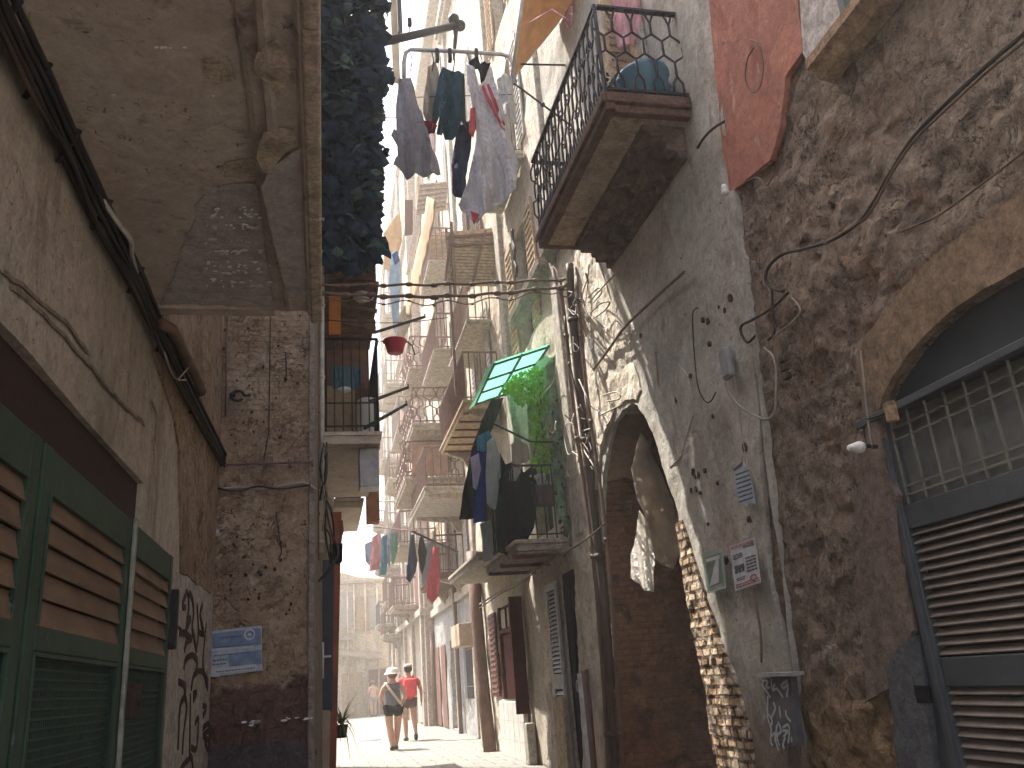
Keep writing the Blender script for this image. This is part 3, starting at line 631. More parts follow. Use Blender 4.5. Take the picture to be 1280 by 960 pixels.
# blue notice
nt_ = thing('street_notice', 'blue and white printed notice stuck on the brown stone wall', 'notice', onY(297, 842, YB-.06))
def ypoly(px, y, th=.004): return [onY(p[0], p[1], y) for p in px], (0, th, 0)
mb = MB(); mb.prism(*ypoly([(264, 789), (327, 782), (328, 838), (264, 846)], YB-.052, .006)); mb.build('paper_sheet', M['paper_pale_blue'], nt_)
mb = MB(); mb.prism(*ypoly([(265, 792), (326, 785), (327, 806), (265, 811)], YB-.055, .002)); mb.prism(*ypoly([(286, 818), (327, 812), (327, 830), (286, 834)], YB-.055, .002)); mb.build('blue_field', M['paper_blue'], nt_)
mb = MB(); mb.prism(*ypoly([(264, 836), (320, 830), (320, 837), (264, 843)], YB-.056, .003)); mb.prism(*ypoly([(265, 811), (318, 807), (318, 809), (265, 813)], YB-.056, .002)); mb.prism(*ypoly([(262, 841), (275, 841), (275, 846), (262, 846)], YB-.057, .003))
c = onY(312, 793, YB-.0565); mb.add([c+V((r*math.cos(t), 0, r*math.sin(t))) for r in (.05, .036) for t in [i*.3142 for i in range(20)]], [[i, (i+1) % 20, 20+(i+1) % 20, 20+i] for i in range(20)])
mb.add([c+V((x, 0, z)) for x, z in ((-.02, -.012), (.02, -.012), (.012, .012), (-.012, .012))], [(0, 1, 2, 3)]); mb.build('white_print', M['paper_white'], nt_)
mb = MB(); rr = random.Random(3)
for y, x0, x1, hh in ((794, 275, 300, 3), (816, 268, 312, 1.6), (822, 266, 284, 1.8), (827, 266, 282, 1.6), (806, 268, 322, 1.4), (836.5, 270, 316, 1.6)):
    x = x0
    while x < x1:
        w = rr.uniform(1.2, 4); yy = y-(x-295)*.11
        mb.prism(*ypoly([(x, yy), (x+w, yy-w*.11), (x+w, yy+hh-w*.11), (x, yy+hh)], YB-.0585, .001)); x += w+rr.uniform(.5, 1.2)
mb.build('text_lines', M['ink_blue'], nt_)
# ------------------------------------------------------------------ left: next house along, with its balconies
LC = thing('tall_brown_house', 'tall brown house farther up the left side, carrying the balcony with the white water heater', 'house', (.15, 15, 0))
mb = MB(); mb.prism([(-5, 11.21, 0), (-.02, 11.21, 0), (.08, 14.3, 0), (-5, 14.3, 0)], (0, 0, 10.2)); mb.prism([(-5, 14.31, 0), (.08, 14.31, 0), (.215, 17.5, 0), (-5, 17.5, 0)], (0, 0, 13.0)); mb.build('wall', M['stone_side'], LC)
def lbalc(x0, x1, y0, y1, z, lab=None, rail=True, th=.16, fas=.0, mat='slab'):
    m_ = MB(); m_.box(x0, x1, y0, y1, z, z+th); m_.box(x0, x1+.03, y0-.03, y1, z+th-.05, z+th+.001)
    s = m_.build('balcony', M[mat], LC, label=lab)
    if rail:
        m_ = MB(); zt = z+th
        for zz, r in ((zt+1.36, .022), (zt+.09, .014), (zt+.42, .012)): m_.tube([(x0+.01, y0+.02, zz), (x1-.01, y0+.02, zz), (x1-.01, y1, zz)], r, 6)
        n = 6
        for i in range(n+1): x = x0+.03+(x1-x0-.05)*i/n; m_.tube([(x, y0+.02, zt), (x, y0+.02, zt+1.36)], .010 if i not in (0, n) else .018, 5)
        yy = y0+.18
        while yy < y1: m_.tube([(x1-.01, yy, zt), (x1-.01, yy, zt+1.36)], .009, 5); yy += .15
        m_.build('railing', M['iron'], s)
    return s
b1 = lbalc(0.0, .74, 11, 14.35, 4.42, 'left balcony with the iron railing and white water heater')
b2 = lbalc(.18, .68, 15.2, 17.7, 4.42, 'small far left balcony with a bare grey underside', rail=False)
mb = MB(); mb.box(.20, .66, 15.22, 15.26, 4.6, 4.66); mb.box(.20, .66, 15.22, 15.25, 4.86, 4.90)
for i in range(5): mb.box(.22+i*.1, .25+i*.1, 15.225, 15.245, 4.6, 4.88)
mb.build('parapet_grille', M['iron'], b2)
mb = MB(); mb.bbox(.47, .735, 11.2, 11.55, 3.88, 4.412, .01); mb.build('duct_box', M['galv'], LC, label='grey metal duct box fixed under the outer edge of the left balcony')
b3 = lbalc(-.02, .72, 10.6, 12.6, 6.42, 'dark upper left balcony almost hidden by the ivy', rail=False, th=.2, mat='fascia')
mb = MB()
for z, h_ in ((6.62, .1), (6.75, .2), (6.98, .3)): mb.box(-.0, .71, 10.53, 10.57, z, z+h_)
mb.box(.66, .71, 10.57, 12.5, 6.63, 7.3)
mb.box(0, .7, 10.7, 10.74, 5.9, 6.1); mb.bar((0, 10.7, 6.1), (.7, 10.7, 5.95), .04, .05); mb.bar((0, 10.65, 6.3), (.72, 10.65, 6.2), .05, .05); mb.build('panel_railing', M['fascia'], b3)
# what stands on / behind the balcony
mb = MB(); mb.box(.0, .72, 13.4, 13.66, 4.58, 6.1); mb.build('recess_wall', M['board_tan'], LC)
mb = MB(); mb.box(.0, .73, 13.38, 13.64, 6.1, 9.2); mb.build('recess_lintel', M['brown_wood'], LC)
mb = MB()
mb.bbox(.50, .76, 13.1, 13.16, 5.25, 6.05, .006)
for i in range(9): mb.bar((.52, 13.09, 5.3+i*.08), (.74, 13.09, 5.3+i*.08), .02, .03)
mb.build('louvred_shutter', M['brown_wood'], LC, label='reddish brown louvred shutter behind the left balcony railing')
q = onY(462, 515, 12.2)
wh = thing('water_heater', 'white cylindrical water heater standing on the left balcony', 'water heater', (q.x, 12.2, 4.585))
mb = MB(); mb.lathe((q.x-.02, 12.2, 4.585), [(.001, .03), (.12, .03), (.165, .08), (.17, .14), (.17, .78), (.15, .85), (.05, .88), (.001, .88)], 18); mb.build('tank', M['ceramic_white'], wh, True)
mb = MB(); mb.tube([(q.x-.08, 12.1, 4.585), (q.x-.08, 12.1, 4.64)], .02); mb.tube([(q.x+.05, 12.1, 4.585), (q.x+.05, 12.1, 4.64)], .02); mb.build('pipe_feet', M['iron'], wh)
mb = MB(); mb.prism([onY(p[0], p[1], 10.5) for p in ((411, 370), (426, 370), (426, 417), (411, 417))], (0, .04, 0)); mb.build('orange_screen', M['orange'], None, label='upright bright orange panel beside the left balcony', cat='screen')
cloth('hanging_cloth', [(413, 457), (451, 459), (452, 474), (446, 487), (428, 484), (416, 486)], Y=11.12, mat=M['c_bluebag'], label='dark blue-grey cloth hung on the left balcony railing', cat='cloth', n=4)
mb = MB(); mb.ball(onY(431, 487, 11.1), .07, 7, (1.4, .8, .6)); mb.build('white_bundle', M['ceramic_white'], None, True, 'small white bundle below the blue-grey cloth on the left balcony', 'bundle')
mb = MB(); mb.ball(onY(452, 371, 10.6), .12, 8, (1, .6, .75)); mb.ball(onY(459, 371, 10.6), .09, 8, (1, .6, .8)); mb.build('white_bag', M['c_white'], None, True, 'white plastic bag wedged in the dark upper left balcony', 'bag')
for (px0, px1, nm, lab) in (((470, 415), (531, 396), 'drying_pole', 'longest dark iron drying pole, pointing from above the red basin'), ((462, 502), (510, 484), 'drying_pole', 'dark iron drying pole jutting from the left balcony, middle one'), ((456, 535), (508, 505), 'drying_pole', 'dark iron drying pole jutting from the left balcony floor, lowest one')):
    a = onY(px0[0], px0[1], 11.05); b = onY(px1[0], px1[1], 12.3); mb = MB(); mb.bar(a, b, .035, .045); mb.tube([b, b+V((0, 0, .05))], .012); mb.build(nm, M['iron'], None, label=lab, cat='pole', group='drying poles on the left balcony')
# foot of that house: pipes, door, boards, red post
for nm, xx, y0, y1, Y, r, mt, lab in (('drain_pipe', 402.5, 345, 610, 9.6, .028, 'pipe_pale', 'pale upright pipe beside the left balcony'), ('drain_pipe', 396.5, 350, 700, 9.2, .022, 'pipe_brown', 'dull brown upright pipe on the corner of the stone house'), ('drain_pipe', 400, 612, 690, 9.4, .035, 'pipe_cream', 'short cream pipe below the cables on the corner of the stone house'), ('drain_pipe', 390.5, 640, 1000, 8.75, .03, 'pipe_dark', 'dark pipe against the lower corner of the stone house')):
    mb = MB(); a, b = onY(xx, y0, Y), onY(xx, y1, Y); mb.tube([a, a.lerp(b, .5), b], r, 8)
    for t in (.15, .5, .85): q = a.lerp(b, t); mb.tube([q+V((0, 0, -.02)), q+V((0, 0, .02))], r*1.35, 8)
    mb.build(nm, M[mt], None, True, lab, 'pipe', 'upright pipes on the left corner')
rr = random.Random(21)
tw = thing('wire_tangle', 'tangle of dark wires hanging down the left corner below the balcony', 'wires', onY(405, 620, 9.3))
for k in range(7):
    pts = [onY(402+rr.uniform(-6, 8)+i*rr.uniform(0, 3), 560+i*28+rr.uniform(-8, 8), 9.3+rr.uniform(-.2, .5)) for i in range(5+k % 3)]
    mb = MB(); mb.tube(smoothpath(pts, 5), rr.uniform(.006, .013), 5); mb.build('wire', M['wire'] if k % 3 else M['wire_pale'], tw, True)
DY = 10.6
dr = thing('blue_door', 'dark blue-black door standing open at the foot of the left house, with a white bar handle', 'door', onY(404, 890, DY))
mb = MB(); q = xzY([(394, 700), (418, 700), (415, 890), (393, 890)], DY); mb.prism([(x, DY, z) for x, z in q], (0, .05, 0)); mb.build('door_panel', M['door_blue'], dr)
mb = MB(); a, b = onY(403, 803, DY-.04), onY(403, 848, DY-.04); mb.tube([a, b], .018, 8); c = onY(403, 821, DY-.04); mb.tube([c, c+V((.10, 0, 0))], .012, 6); mb.tube([a, a+V((0, .05, 0))], .01); mb.tube([b, b+V((0, .05, 0))], .01); mb.build('bar_handle', M['ceramic_white'], dr, True)
mb = MB(); q = xzY([(396, 888), (413, 888), (411, 1010), (394, 1010)], DY-.1); mb.prism([(x, DY-.1, z) for x, z in q], (0, .06, 0)); mb.build('leaning_board', M['board_tan'], None, label='bare tan board below the dark blue door on the left', cat='board')
mb = MB(); q = xzY([(415, 640), (427, 640), (421.5, 905), (419, 1010), (409, 1010), (413, 890)], 12.6); mb.prism([(x, 12.6, z) for x, z in q], (0, .14, 0)); mb.build('red_post', M['post_red'], None, label='tall red-orange painted post at the left side of the street', cat='post')
# red bag hanging, brick box
cloth('hanging_bag', [(416, 652), (428, 650), (430, 664), (426, 682), (419, 680)], Y=12.5, mat=M['post_red'], label='red-orange cloth bag hanging above the red post', cat='bag', ripple=.015, step=.05)
mb = MB(); mb.bbox(*(lambda a, b: (a.x, b.x, 15.0, 15.35, b.z, a.z))(onY(458, 606, 15), onY(475, 651, 15)), .01)
fb = mb.build('flower_box', M['tile_roof'], None, label='brick-red planter box hung out past the left balcony', cat='planter')
cloth('hanging_rag', [(411, 680), (428, 679), (428, 702), (424, 706), (413, 703)], Y=12.4, mat=M['c_black'], label='dark rag hung at the top of the red post', cat='rag', ripple=.02, step=.05)
# ------------------------------------------------------------------ ivy on the upper left
iv = thing('ivy_hedge', 'dense dark blue-green ivy screen hanging down the upper left house front', 'ivy', onY(430, 330, 10))
out = [(386, -40), (482, -40), (479, 20), (477, 60), (483, 100), (475, 140), (470, 165), (479, 190), (475, 230), (472, 262), (475, 300), (470, 332), (440, 338), (412, 332), (404, 250), (393, 120)]
rr = random.Random(5)
def leafshape(mb_, c, s, nrm, up, shape):
    u = up - nrm*up.dot(nrm); u.normalize(); w = u.cross(nrm)
    pts = [c+u*(a*s)+w*(b*s)+nrm*(d*s) for a, b, d in shape]
    n_ = len(pts); mb_.add(pts, [(0, i, i+1) for i in range(1, n_-1)] + [(0, n_-1, 1)])
IVY = [(-.1, 0, .12), (.42, 0, 0), (.18, .3, -.02), (-.12, .5, -.05), (-.38, .26, -.02), (-.62, 0, -.08), (-.38, -.26, -.02), (-.12, -.5, -.05), (.18, -.3, -.02)]
def leaves(n_, mat, name, yr, smin, smax, seed, poly=out, X=None, shape=IVY, parent=iv, down=True):
    r_ = random.Random(seed); m_ = MB(); xs = [p[0] for p in poly]; ys_ = [p[1] for p in poly]; k = 0; tries = 0
    while k < n_ and tries < n_*20:
        tries += 1
        p = (r_.uniform(min(xs)-3, max(xs)+4), r_.uniform(min(ys_), max(ys_)))
        if not inside((p[0]+9*mn.noise(V((p[1]*.06, p[0]*.05, seed))), p[1]), poly): continue
        c = onY(p[0], p[1], r_.uniform(*yr)) if X is None else onX(p[0], p[1], r_.uniform(*X))
        nrm = V((r_.gauss(.1, .6), r_.gauss(-.8, .45), r_.gauss(.45, .5))).normalized()
        leafshape(m_, c, r_.uniform(smin, smax), nrm, V((r_.gauss(0, .4), r_.gauss(0, .2), 1)), shape); k += 1
    return m_.build(name, mat, parent)
leaves(2300, M['leaf_ivy'], 'leaves', (9.2, 10.05), .12, .29, 1)
leaves(160, M['leaf_ivy_light'], 'light_leaves', (9.1, 9.7), .12, .2, 2)
mb = MB()
for k in range(16):
    x = 392+k*5.2; pts = [onY(x+rr.uniform(-5, 5)+(j*1.2 if k < 6 else 0), -30+j*45+rr.uniform(-10, 10), 9.7+rr.uniform(-.3, .3)) for j in range(8)]; mb.tube(smoothpath(pts, 3), .012, 5)
mb.build('stems', M['stem'], iv)
for x0, x1, y0, Y, mt, nm, lab in ((488, 502, -30, 12.5, 'pipe_cream', 'corner_pilaster', None), (496, 505, -40, 12.3, 'iron', 'drain_pipe', None)):
    mb = MB(); a, b = onY(x0, y0, Y), onY(x1, 100 if nm[0] == 'c' else 40, Y); mb.bbox(a.x-.02, b.x-.02, Y, Y+.12, b.z, a.z, .01); mb.build(nm, M[mt], LC, label=lab)
# ------------------------------------------------------------------ right: stone house with the garage gate
RA = thing('old_stone_house', 'crumbling brown stone house at the right edge with a grey arched gate', 'house', (XR, 4, 0))
jy = [onX(1108, 518, XR), onX(1147, 660, XR), onX(1178, 822, XR), onX(1203, 960, XR)]
yj = 4.25; ya = 1.80; ysp = onX(1108, 520, XR).z
arc = [tuple(onX(p[0], p[1], XR).yz) for p in ((1104, 516), (1110, 497), (1122, 474), (1140, 447), (1165, 417), (1200, 388), (1240, 362), (1280, 340))]
apy, apz = arc[-1][0], arc[-1][1]
arc2 = [(2*apy-p[0]-.02, p[1]-.0) for p in reversed(arc[:-1])]
gate_hole = [(4.46, .01), (4.44, 1.0), (4.39, 1.9)] + arc + arc2 + [(arc2[-1][0], 1.5), (arc2[-1][0]-.03, .01)]
gate_hole = jag(gate_hole, .08, .008, 4)
mb = MB(); skin(mb, 'X', XR, dens([(1.0, 0), (6.35, 0), (6.35, 8.2), (1.0, 8.2)], .3), [gate_hole], step=.05, amp=.03, freq=6, depth=.34,
                fn=lambda u, v: .016*mn.cell(V((u*2.1+.5*mn.noise(V((u*2, v*2, 1))), v*3.4+.5*mn.noise(V((u*2, v*2, 5))), 2)))-.008-.06*max(0, mn.noise(V((u*11, v*11, 3)))-.3)-.008)
mb.box(3.3, 9, -.6, 1.0, 0, 8.2); mb.box(3.64, 9, 1.0, 5.9, 0, 8.2)
mb.build('wall', M['stone_right'], RA)
def rskin(px, mat, name, off, parent, amp=.006, step=.08, j=.02, X=XR, label=None, depth=.05, freq=4, close=None):
    poly = [tuple(onX(p[0], p[1], X).yz) for p in px]
    if close: poly += close
    poly = jag(poly, .07, j, seed=px[0][0], freq=5)
    m_ = MB(); skin(m_, 'X', X, poly, step=step, amp=amp, freq=freq, off=off, depth=depth); return m_.build(name, mat, parent, label=label)
rskin([(884, -60), (996, -60), (1003, 0), (1008, 66), (986, 98), (984, 125), (980, 160), (968, 200), (950, 215), (926, 236), (917, 238), (908, 190), (896, 60)], M['red_plaster'], 'red_plaster', .036, RA, label='faded red plaster patch at the top of the stone wall')
rskin([(1000, -60), (1046, -60), (1062, 28), (1040, 56), (1018, 84), (1009, 66)], M['white_plaster'], 'white_plaster', .036, RA)
band = [(1100, 525), (1084, 520), (1078, 440), (1112, 386), (1150, 345), (1182, 312), (1220, 284), (1300, 232), (1300, 328), (1280, 338), (1240, 360), (1200, 386), (1165, 415), (1140, 445), (1122, 472), (1110, 495), (1104, 514)]
rskin(band, M['ochre_render'], 'arch_surround', .036, RA, amp=.008, j=.008, label='smooth ochre render band round the gate arch')
rskin([(1082, 470), (1104, 524), (1118, 600), (1132, 700), (1146, 790), (1118, 850), (1090, 880), (1078, 760), (1076, 640), (1088, 560)], M['dark_render'], 'dark_render', .036, RA, j=.05)
rskin([(1150, 795), (1160, 850), (1180, 990), (1132, 990), (1124, 900), (1116, 838), (1130, 810)], M['jamb_paint'], 'painted_jamb', .042, RA, j=.012)
# window sill ledge, and the corner of the window above it
a = onX(1022, 88, 3.2); b = onX(1150, -20, 3.2)
mb = MB(); mb.prism([V((x, a.y, a.z+z)) for x, z in ((3.3, -.10), (3.20, -.08), (3.17, -.02), (3.12, .0), (3.12, .07), (3.3, .09))], (0, -(a.y-1.4), 0))
led = mb.build('window_sill', M['sill'], RA, label='worn ochre stone sill slanting across the upper right')
mb = MB(); w0 = onX(1052, 12, 3.28); mb.box(3.262, 3.3, 2.0, w0.y, a.z+.10, a.z+1.6); wf = mb.build('window', M['gate'], RA); mb = MB(); mb.box(3.255, 3.262, 2.1, w0.y-.06, a.z+.16, a.z+1.5); mb.build('pane', M['glass_green'], wf)
# ---- gate
XG = 3.335
G = lambda x, y: onX(1060+x/3.427, 400+y/3.427, XG)
Gb = lambda x, y: onX(1060+x/3.427, 680+y/3.427, XG)
zt1, zt0 = G(165, 402).z, G(165, 426).z            # transom beam
zp1, zp0 = G(250, 425).z-.0, G(310, 752).z          # panel
zm1, zm0 = G(235, 800).z, G(300, 890).z             # middle rail
zr1, zr0 = Gb(400, 487).z, Gb(430, 610).z           # lower rail
yo = 4.50; yi = Gb(390, 440).y; yc = 3.02
gate = thing('garage_gate', 'blue-grey metal gate with arched top, glazed grille and rows of louvres, right edge', 'gate', (XG, yc, 0))
mb = MB(); q = [tuple(onX(*p, XR).yz) for p in ((1104, 516), (1110, 495), (1122, 472), (1140, 445), (1165, 415), (1200, 386), (1240, 358), (1280, 334))]
pts = [(yo, zt1-.02)] + [(y*1.01+.05, z+.03) for y, z in q] + [(2*apy-y-.1, z+.03) for y, z in reversed(q[:-1])] + [(1.5, zt1-.02)]
mb.prism([V((XG+.02, y, z)) for y, z in pts], (.03, 0, 0)); mb.build('arched_panel', M['gate_lunette'], gate, label='flat dark blue-grey panel filling the arch')
mb = MB(); mb.bbox(XG-.05, XG+.05, 1.5, yo, zt0, zt1, .008); mb.bbox(XG-.075, XG-.045, 1.5, yo, zt1-.035, zt1+.012, .006)
for (y0, y1) in ((yi, yo), (1.5, 2*yc-yi)): mb.bbox(XG-.03, XG+.045, y0, y1, .04, zt0-.002, .008); mb.bbox(XG-.06, XG-.028, y0+(.0 if y0 > 2 else y1-y0-.05), (y0+.05 if y0 > 2 else y1), .045, zt0-.004, .006)
mb.build('frame', M['gate'], gate)
for sgn in (0, 1):
    fy = (lambda y: y) if sgn == 0 else (lambda y: 2*yc-y)
    def bb(m_, x0, x1, y0, y1, z0, z1, b=.006): y0, y1 = sorted((fy(y0), fy(y1))); m_.bbox(x0, x1, y0, y1, z0, z1, b)
    m_ = MB(); g0, g1 = yc+.012, yi-.004
    bb(m_, XG-.02, XG+.03, g0, g1, zm0, zm1); bb(m_, XG-.02, XG+.03, g0, g1, zr0, zr1); bb(m_, XG-.02, XG+.03, g0, g1, .06, .24)
    bb(m_, XG-.022, XG+.032, g0, g0+.10, .062, zt0-.003); bb(m_, XG-.024, XG+.03, g1-.05, g1+.001, zm1+.002, zt0-.004)
    lf = m_.build('gate_leaf', M['gate'], gate)
    m_ = MB(); p0, p1 = g0+.10, g1-.05; bb(m_, XG+.012, XG+.022, p0, p1, zm1-.01, zt0-.01, .002); m_.build('panel', M['gate_panel'], lf)
    m_ = MB(); nb = 7; z0, z1 = zm1+.0, zt0-.004
    for i in range(nb+1): y = p0+(p1-p0)*i/nb; bb(m_, XG-.028, XG-.012, y-.006, y+.006, z0, z1, .002)
    for zz in (z1-.075, z1-.145, z0+.05, z0+.10): bb(m_, XG-.024, XG-.016, p0, p1, zz-.007, zz+.007, .002)
    m_.build('grille', M['gate_bar'], lf)
    for (za, zb) in ((zr1, zm0), (.24, zr0)):
        m_ = MB(); nn = max(3, int(round((zb-za)/.052))); dz = (zb-za)/nn
        for i in range(nn):
            zc = za+dz*(i+.5); y0, y1 = sorted((fy(g0+.10), fy(g1+.0)))
            m_.prism([(XG-.012, y0, zc-dz*.30), (XG-.016, y0, zc-dz*.18), (XG+.02, y0, zc+dz*.50), (XG+.026, y0, zc+dz*.40)], (0, y1-y0, 0))
        m_.build('louvres', M['gate_slat'], lf)
mb = MB(); mb.box(XG+.06, XG+.075, 1.5, yo, .02, zt1); mb.build('backing', M['dark_hole'], gate)
mb = MB(); c = onX(1150, 868, 3.222); mb.bbox(c.x+.012, c.x+.03, c.y-.06, c.y+.06, c.z-.045, c.z+.045, .004); mb.build('latch_hole', M['black_door'], gate)
# ------------------------------------------------------------------ right: grey plaster house with the arch and the big balcony
RB = thing('grey_plaster_house', 'house with worn grey plaster, a tall ruined archway and a wrought iron balcony', 'house', (XR, 8, 0))
edge = [(872, -140), (890, 0), (897, 70), (905, 150), (917, 235), (927, 330), (936, 400), (943, 460), (950, 560), (952, 620), (957, 690), (963, 740), (975, 790), (990, 850), (998, 900), (1004, 960)]
gp = jag(yzX(edge, XR-.035), .07, .018, 3, 6) + dens([(5.95, .02), (10.25, .02)], .1, False) + dens([(10.25, .1), (10.25, 12), (5.2, 12)], .3, False)
archpx = [(770, 1010), (770, 960), (762, 860), (757, 780), (754, 700), (752, 640), (754, 590), (760, 555), (768, 528), (778, 512), (788, 505), (798, 507), (806, 518), (815, 540), (825, 570), (836, 602), (848, 642), (856, 690), (864, 740), (872, 780), (882, 830), (892, 880), (903, 960), (908, 1010)]
ah = yzX(archpx, XR-.03); ah[0] = (ah[0][0], .06); ah[-1] = (ah[-1][0], .06)
ah = jag(ah, .06, .022, 9, 8)
mb = MB(); skin(mb, 'X', XR-.035, gp, [ah], step=.085, amp=.03, freq=1.5, depth=.06)
mb.box(3.6, 9, 5.9, 10.2, 4.35, 12.6); mb.box(4.9, 9, 5.9, 10.2, 0, 4.35); mb.box(3.6, 4.9, 5.9, 7.0, 0, 4.35); mb.box(3.3, 3.6, 5.3, 10.2, 12, 12.6); mb.box(3.35, 4.9, 9.75, 10.2, 0, 4.35)
mb.build('wall', M['grey_plaster'], RB)
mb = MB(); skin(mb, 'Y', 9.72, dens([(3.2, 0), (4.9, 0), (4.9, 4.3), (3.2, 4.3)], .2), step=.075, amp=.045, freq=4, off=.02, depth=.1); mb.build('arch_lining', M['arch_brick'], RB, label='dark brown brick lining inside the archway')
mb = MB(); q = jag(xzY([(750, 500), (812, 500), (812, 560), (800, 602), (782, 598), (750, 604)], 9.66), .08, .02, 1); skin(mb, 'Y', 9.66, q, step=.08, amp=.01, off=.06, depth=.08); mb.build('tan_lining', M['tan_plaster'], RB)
rskin([(851, 655), (858, 648), (866, 672), (878, 712), (890, 748), (900, 790), (920, 830), (933, 870), (945, 915), (956, 990), (908, 990), (902, 950), (890, 875), (880, 820), (871, 775), (862, 725), (856, 690)], M['brick_strip'], 'bare_bricks', .062, RB, amp=.02, step=.04, j=.02, freq=9, label='strip of bare pale bricks with painted-in sunlight along the right edge of the archway')
rskin([(762, 780), (770, 778), (772, 830), (776, 900), (774, 985), (766, 985), (764, 880)], M['brick_strip'], 'bare_bricks', .062, RB, amp=.02, step=.05, j=.012, freq=9)
rskin([(700, 300), (752, 318), (762, 360), (790, 430), (806, 486), (800, 500), (786, 499), (772, 512), (760, 545), (750, 590), (748, 640), (750, 700), (754, 790), (764, 990), (735, 990), (722, 700), (710, 500), (700, 340)], M['sun_plaster'], 'sunlit_plaster', .05, RB, amp=.025, step=.06, j=.03, freq=5)  # sunlight put into the colour; outline follows the sun's edge
rskin([(820, 505), (843, 585), (857, 572), (872, 520), (866, 470), (836, 430), (812, 460)], M['white_plaster'] if False else M['grey_plaster'], 'plaster_layer', .052, RB, amp=.008, j=.012)
mb = MB(); rr = random.Random(14)
for x, y in [(898, 384), (905, 388), (912, 373), (866, 588), (872, 594), (880, 588), (896, 603), (869, 612), (874, 616), (863, 612), (884, 655), (905, 700), (880, 740), (862, 470), (845, 500), (930, 560), (935, 650), (885, 430), (800, 420), (890, 520), (884, 402), (877, 400), (866, 590), (868, 596)]:
    c = onX(x, y, XR-.05); s = rr.uniform(.015, .04); mb.prism([c+V((0, s*rr.uniform(.6, 1.2)*math.cos(t), s*rr.uniform(.6, 1.4)*math.sin(t))) for t in [k*.9 for k in range(7)]], (.03, 0, 0))
mb.build('wall_pits', M['dark_hole'], RB)
mb = MB()
for px in ([(943, 735), (946, 760), (951, 790), (952, 828)], [(820, 440), (822, 470), (823, 482)]):
    mb.tube(smoothpath([onX(p[0], p[1], XR-.075) for p in px], 4), .01, 5)
mb.build('wall_crack', M['pipe_brown'], RB)
# big balcony
ZB = 6.0; y0b, y1b = 5.84, 8.36; xo = 2.44
mb = MB()
mb.bbox(xo+.05, 3.27, y0b+.03, y1b-.02, ZB-.01, ZB+.10, .006)
skin(mb, 'Z', ZB-.012, dens([(xo+.09, y0b+.06), (3.26, y0b+.06), (3.26, y1b-.06), (xo+.09, y1b-.06)], .2), step=.1, amp=.015, freq=4, depth=.03)
bb_ = mb.build('balcony', M['tan_soffit'], RB, label='large balcony with a wrought iron railing high on the grey wall')
mb = MB()
for (a0, a1, za, zb) in ((xo, xo+.09, ZB-.02, ZB+.06), (xo-.035, xo+.06, ZB+.06, ZB+.13), (xo-.02, xo+.05, ZB+.13, ZB+.17)):
    mb.bbox(a0, a1, y0b-.03, y1b, za, zb, .012)
for (b0, b1, za, zb) in ((y0b-.005, y0b+.08, ZB-.022, ZB+.058), (y0b-.045, y0b+.06, ZB+.058, ZB+.132), (y0b-.03, y0b+.05, ZB+.132, ZB+.172)):
    mb.bbox(xo+.008, 3.26, b0, b1, za, zb, .012)
mb.bbox(xo+.09, 3.26, y1b-.09, y1b-.002, ZB-.021, ZB+.165, .012)
mb.build('slab_edge', M['fascia'], bb_)
mb = MB()
for i, (xa, za) in enumerate(((2.84, -.05), (2.90, -.09), (3.02, -.15), (3.06, -.22), (3.18, -.30))):
    mb.bbox(xa, 3.26, y0b+.16+.01*i, y1b-.1-.01*i, ZB+za-.03, ZB+za+(.05 if i % 2 else .06), .014)
mb.build('cove_moulding', M['old_cove'], bb_)
mb = MB(); zt = ZB+.17; hr = .97
def hexbar(m_, base, d, z0, z1, ph, a=.05, r=.0115):
    pts = []; n_ = 5
    z = z0; prof_ = [(0, 0), (.18, 0), (.26, 1), (.42, 1), (.50, -1), (.66, -1), (.74, 1), (.86, 1), (1.0, 0)]
    for t, s_ in prof_: pts.append(V(base)+V(d)*(s_*a*ph)+V((0, 0, z0-base[2]+(z1-z0)*t)))
    m_.tube(pts, r, 5)
nb = 8
for i in range(nb+1): hexbar(mb, (xo+.03+(3.23-xo-.03)*i/nb, y0b+.0, zt), (1, 0, 0), zt, zt+hr, 1 if i % 2 else -1)
ny = 36
for i in range(ny+1): hexbar(mb, (xo+.02, y0b+.02+(y1b-y0b-.06)*i/ny, zt), (0, 1, 0), zt, zt+hr, 1 if i % 2 else -1, .04)
for i in range(nb+1): hexbar(mb, (xo+.03+(3.23-xo-.03)*i/nb, y1b-.03, zt), (1, 0, 0), zt, zt+hr, 1 if i % 2 else -1)
mb.build('railing_bars', M['iron'], bb_, True)
mb = MB()
for zz, w in ((zt+hr, .05), (zt+.05, .025), (zt+.0, .03)):
    mb.bar((xo+.02, y0b, zz), (xo+.02, y1b-.03, zz), w, .025); mb.bar((xo+.045, y0b, zz+.001), (3.27, y0b, zz+.001), w, .025); mb.bar((xo+.045, y1b-.03, zz+.001), (3.27, y1b-.03, zz+.001), w, .025)
mb.tube([(xo+.02, y0b, zt), (xo+.02, y0b, zt+hr+.02)], .02, 8); mb.build('handrail', M['iron'], bb_)
mb = MB(); rr = random.Random(5)
for k in range(9):                                              # scrolls on the long side
    yy = y0b+.25+k*.26
    for zc in (.36, .72): mb.tube([(xo+.018, yy+.085*(1-t/9)*math.cos(t*1.1), zt+zc+.085*(1-t/9)*math.sin(t*1.1)) for t in range(9)], .008, 5)
mb.build('scrollwork', M['iron'], bb_, True)
mb = MB(); mb.bbox(3.20, 3.262, 6.5, 7.7, zt, zt+2.3, .01); fr = mb.build('balcony_door', M['trim_pale'], RB); mb = MB(); mb.bbox(3.185, 3.205, 6.6, 7.6, zt+.1, zt+2.2, .01); mb.build('door_panel', M['tan_wood'], fr)
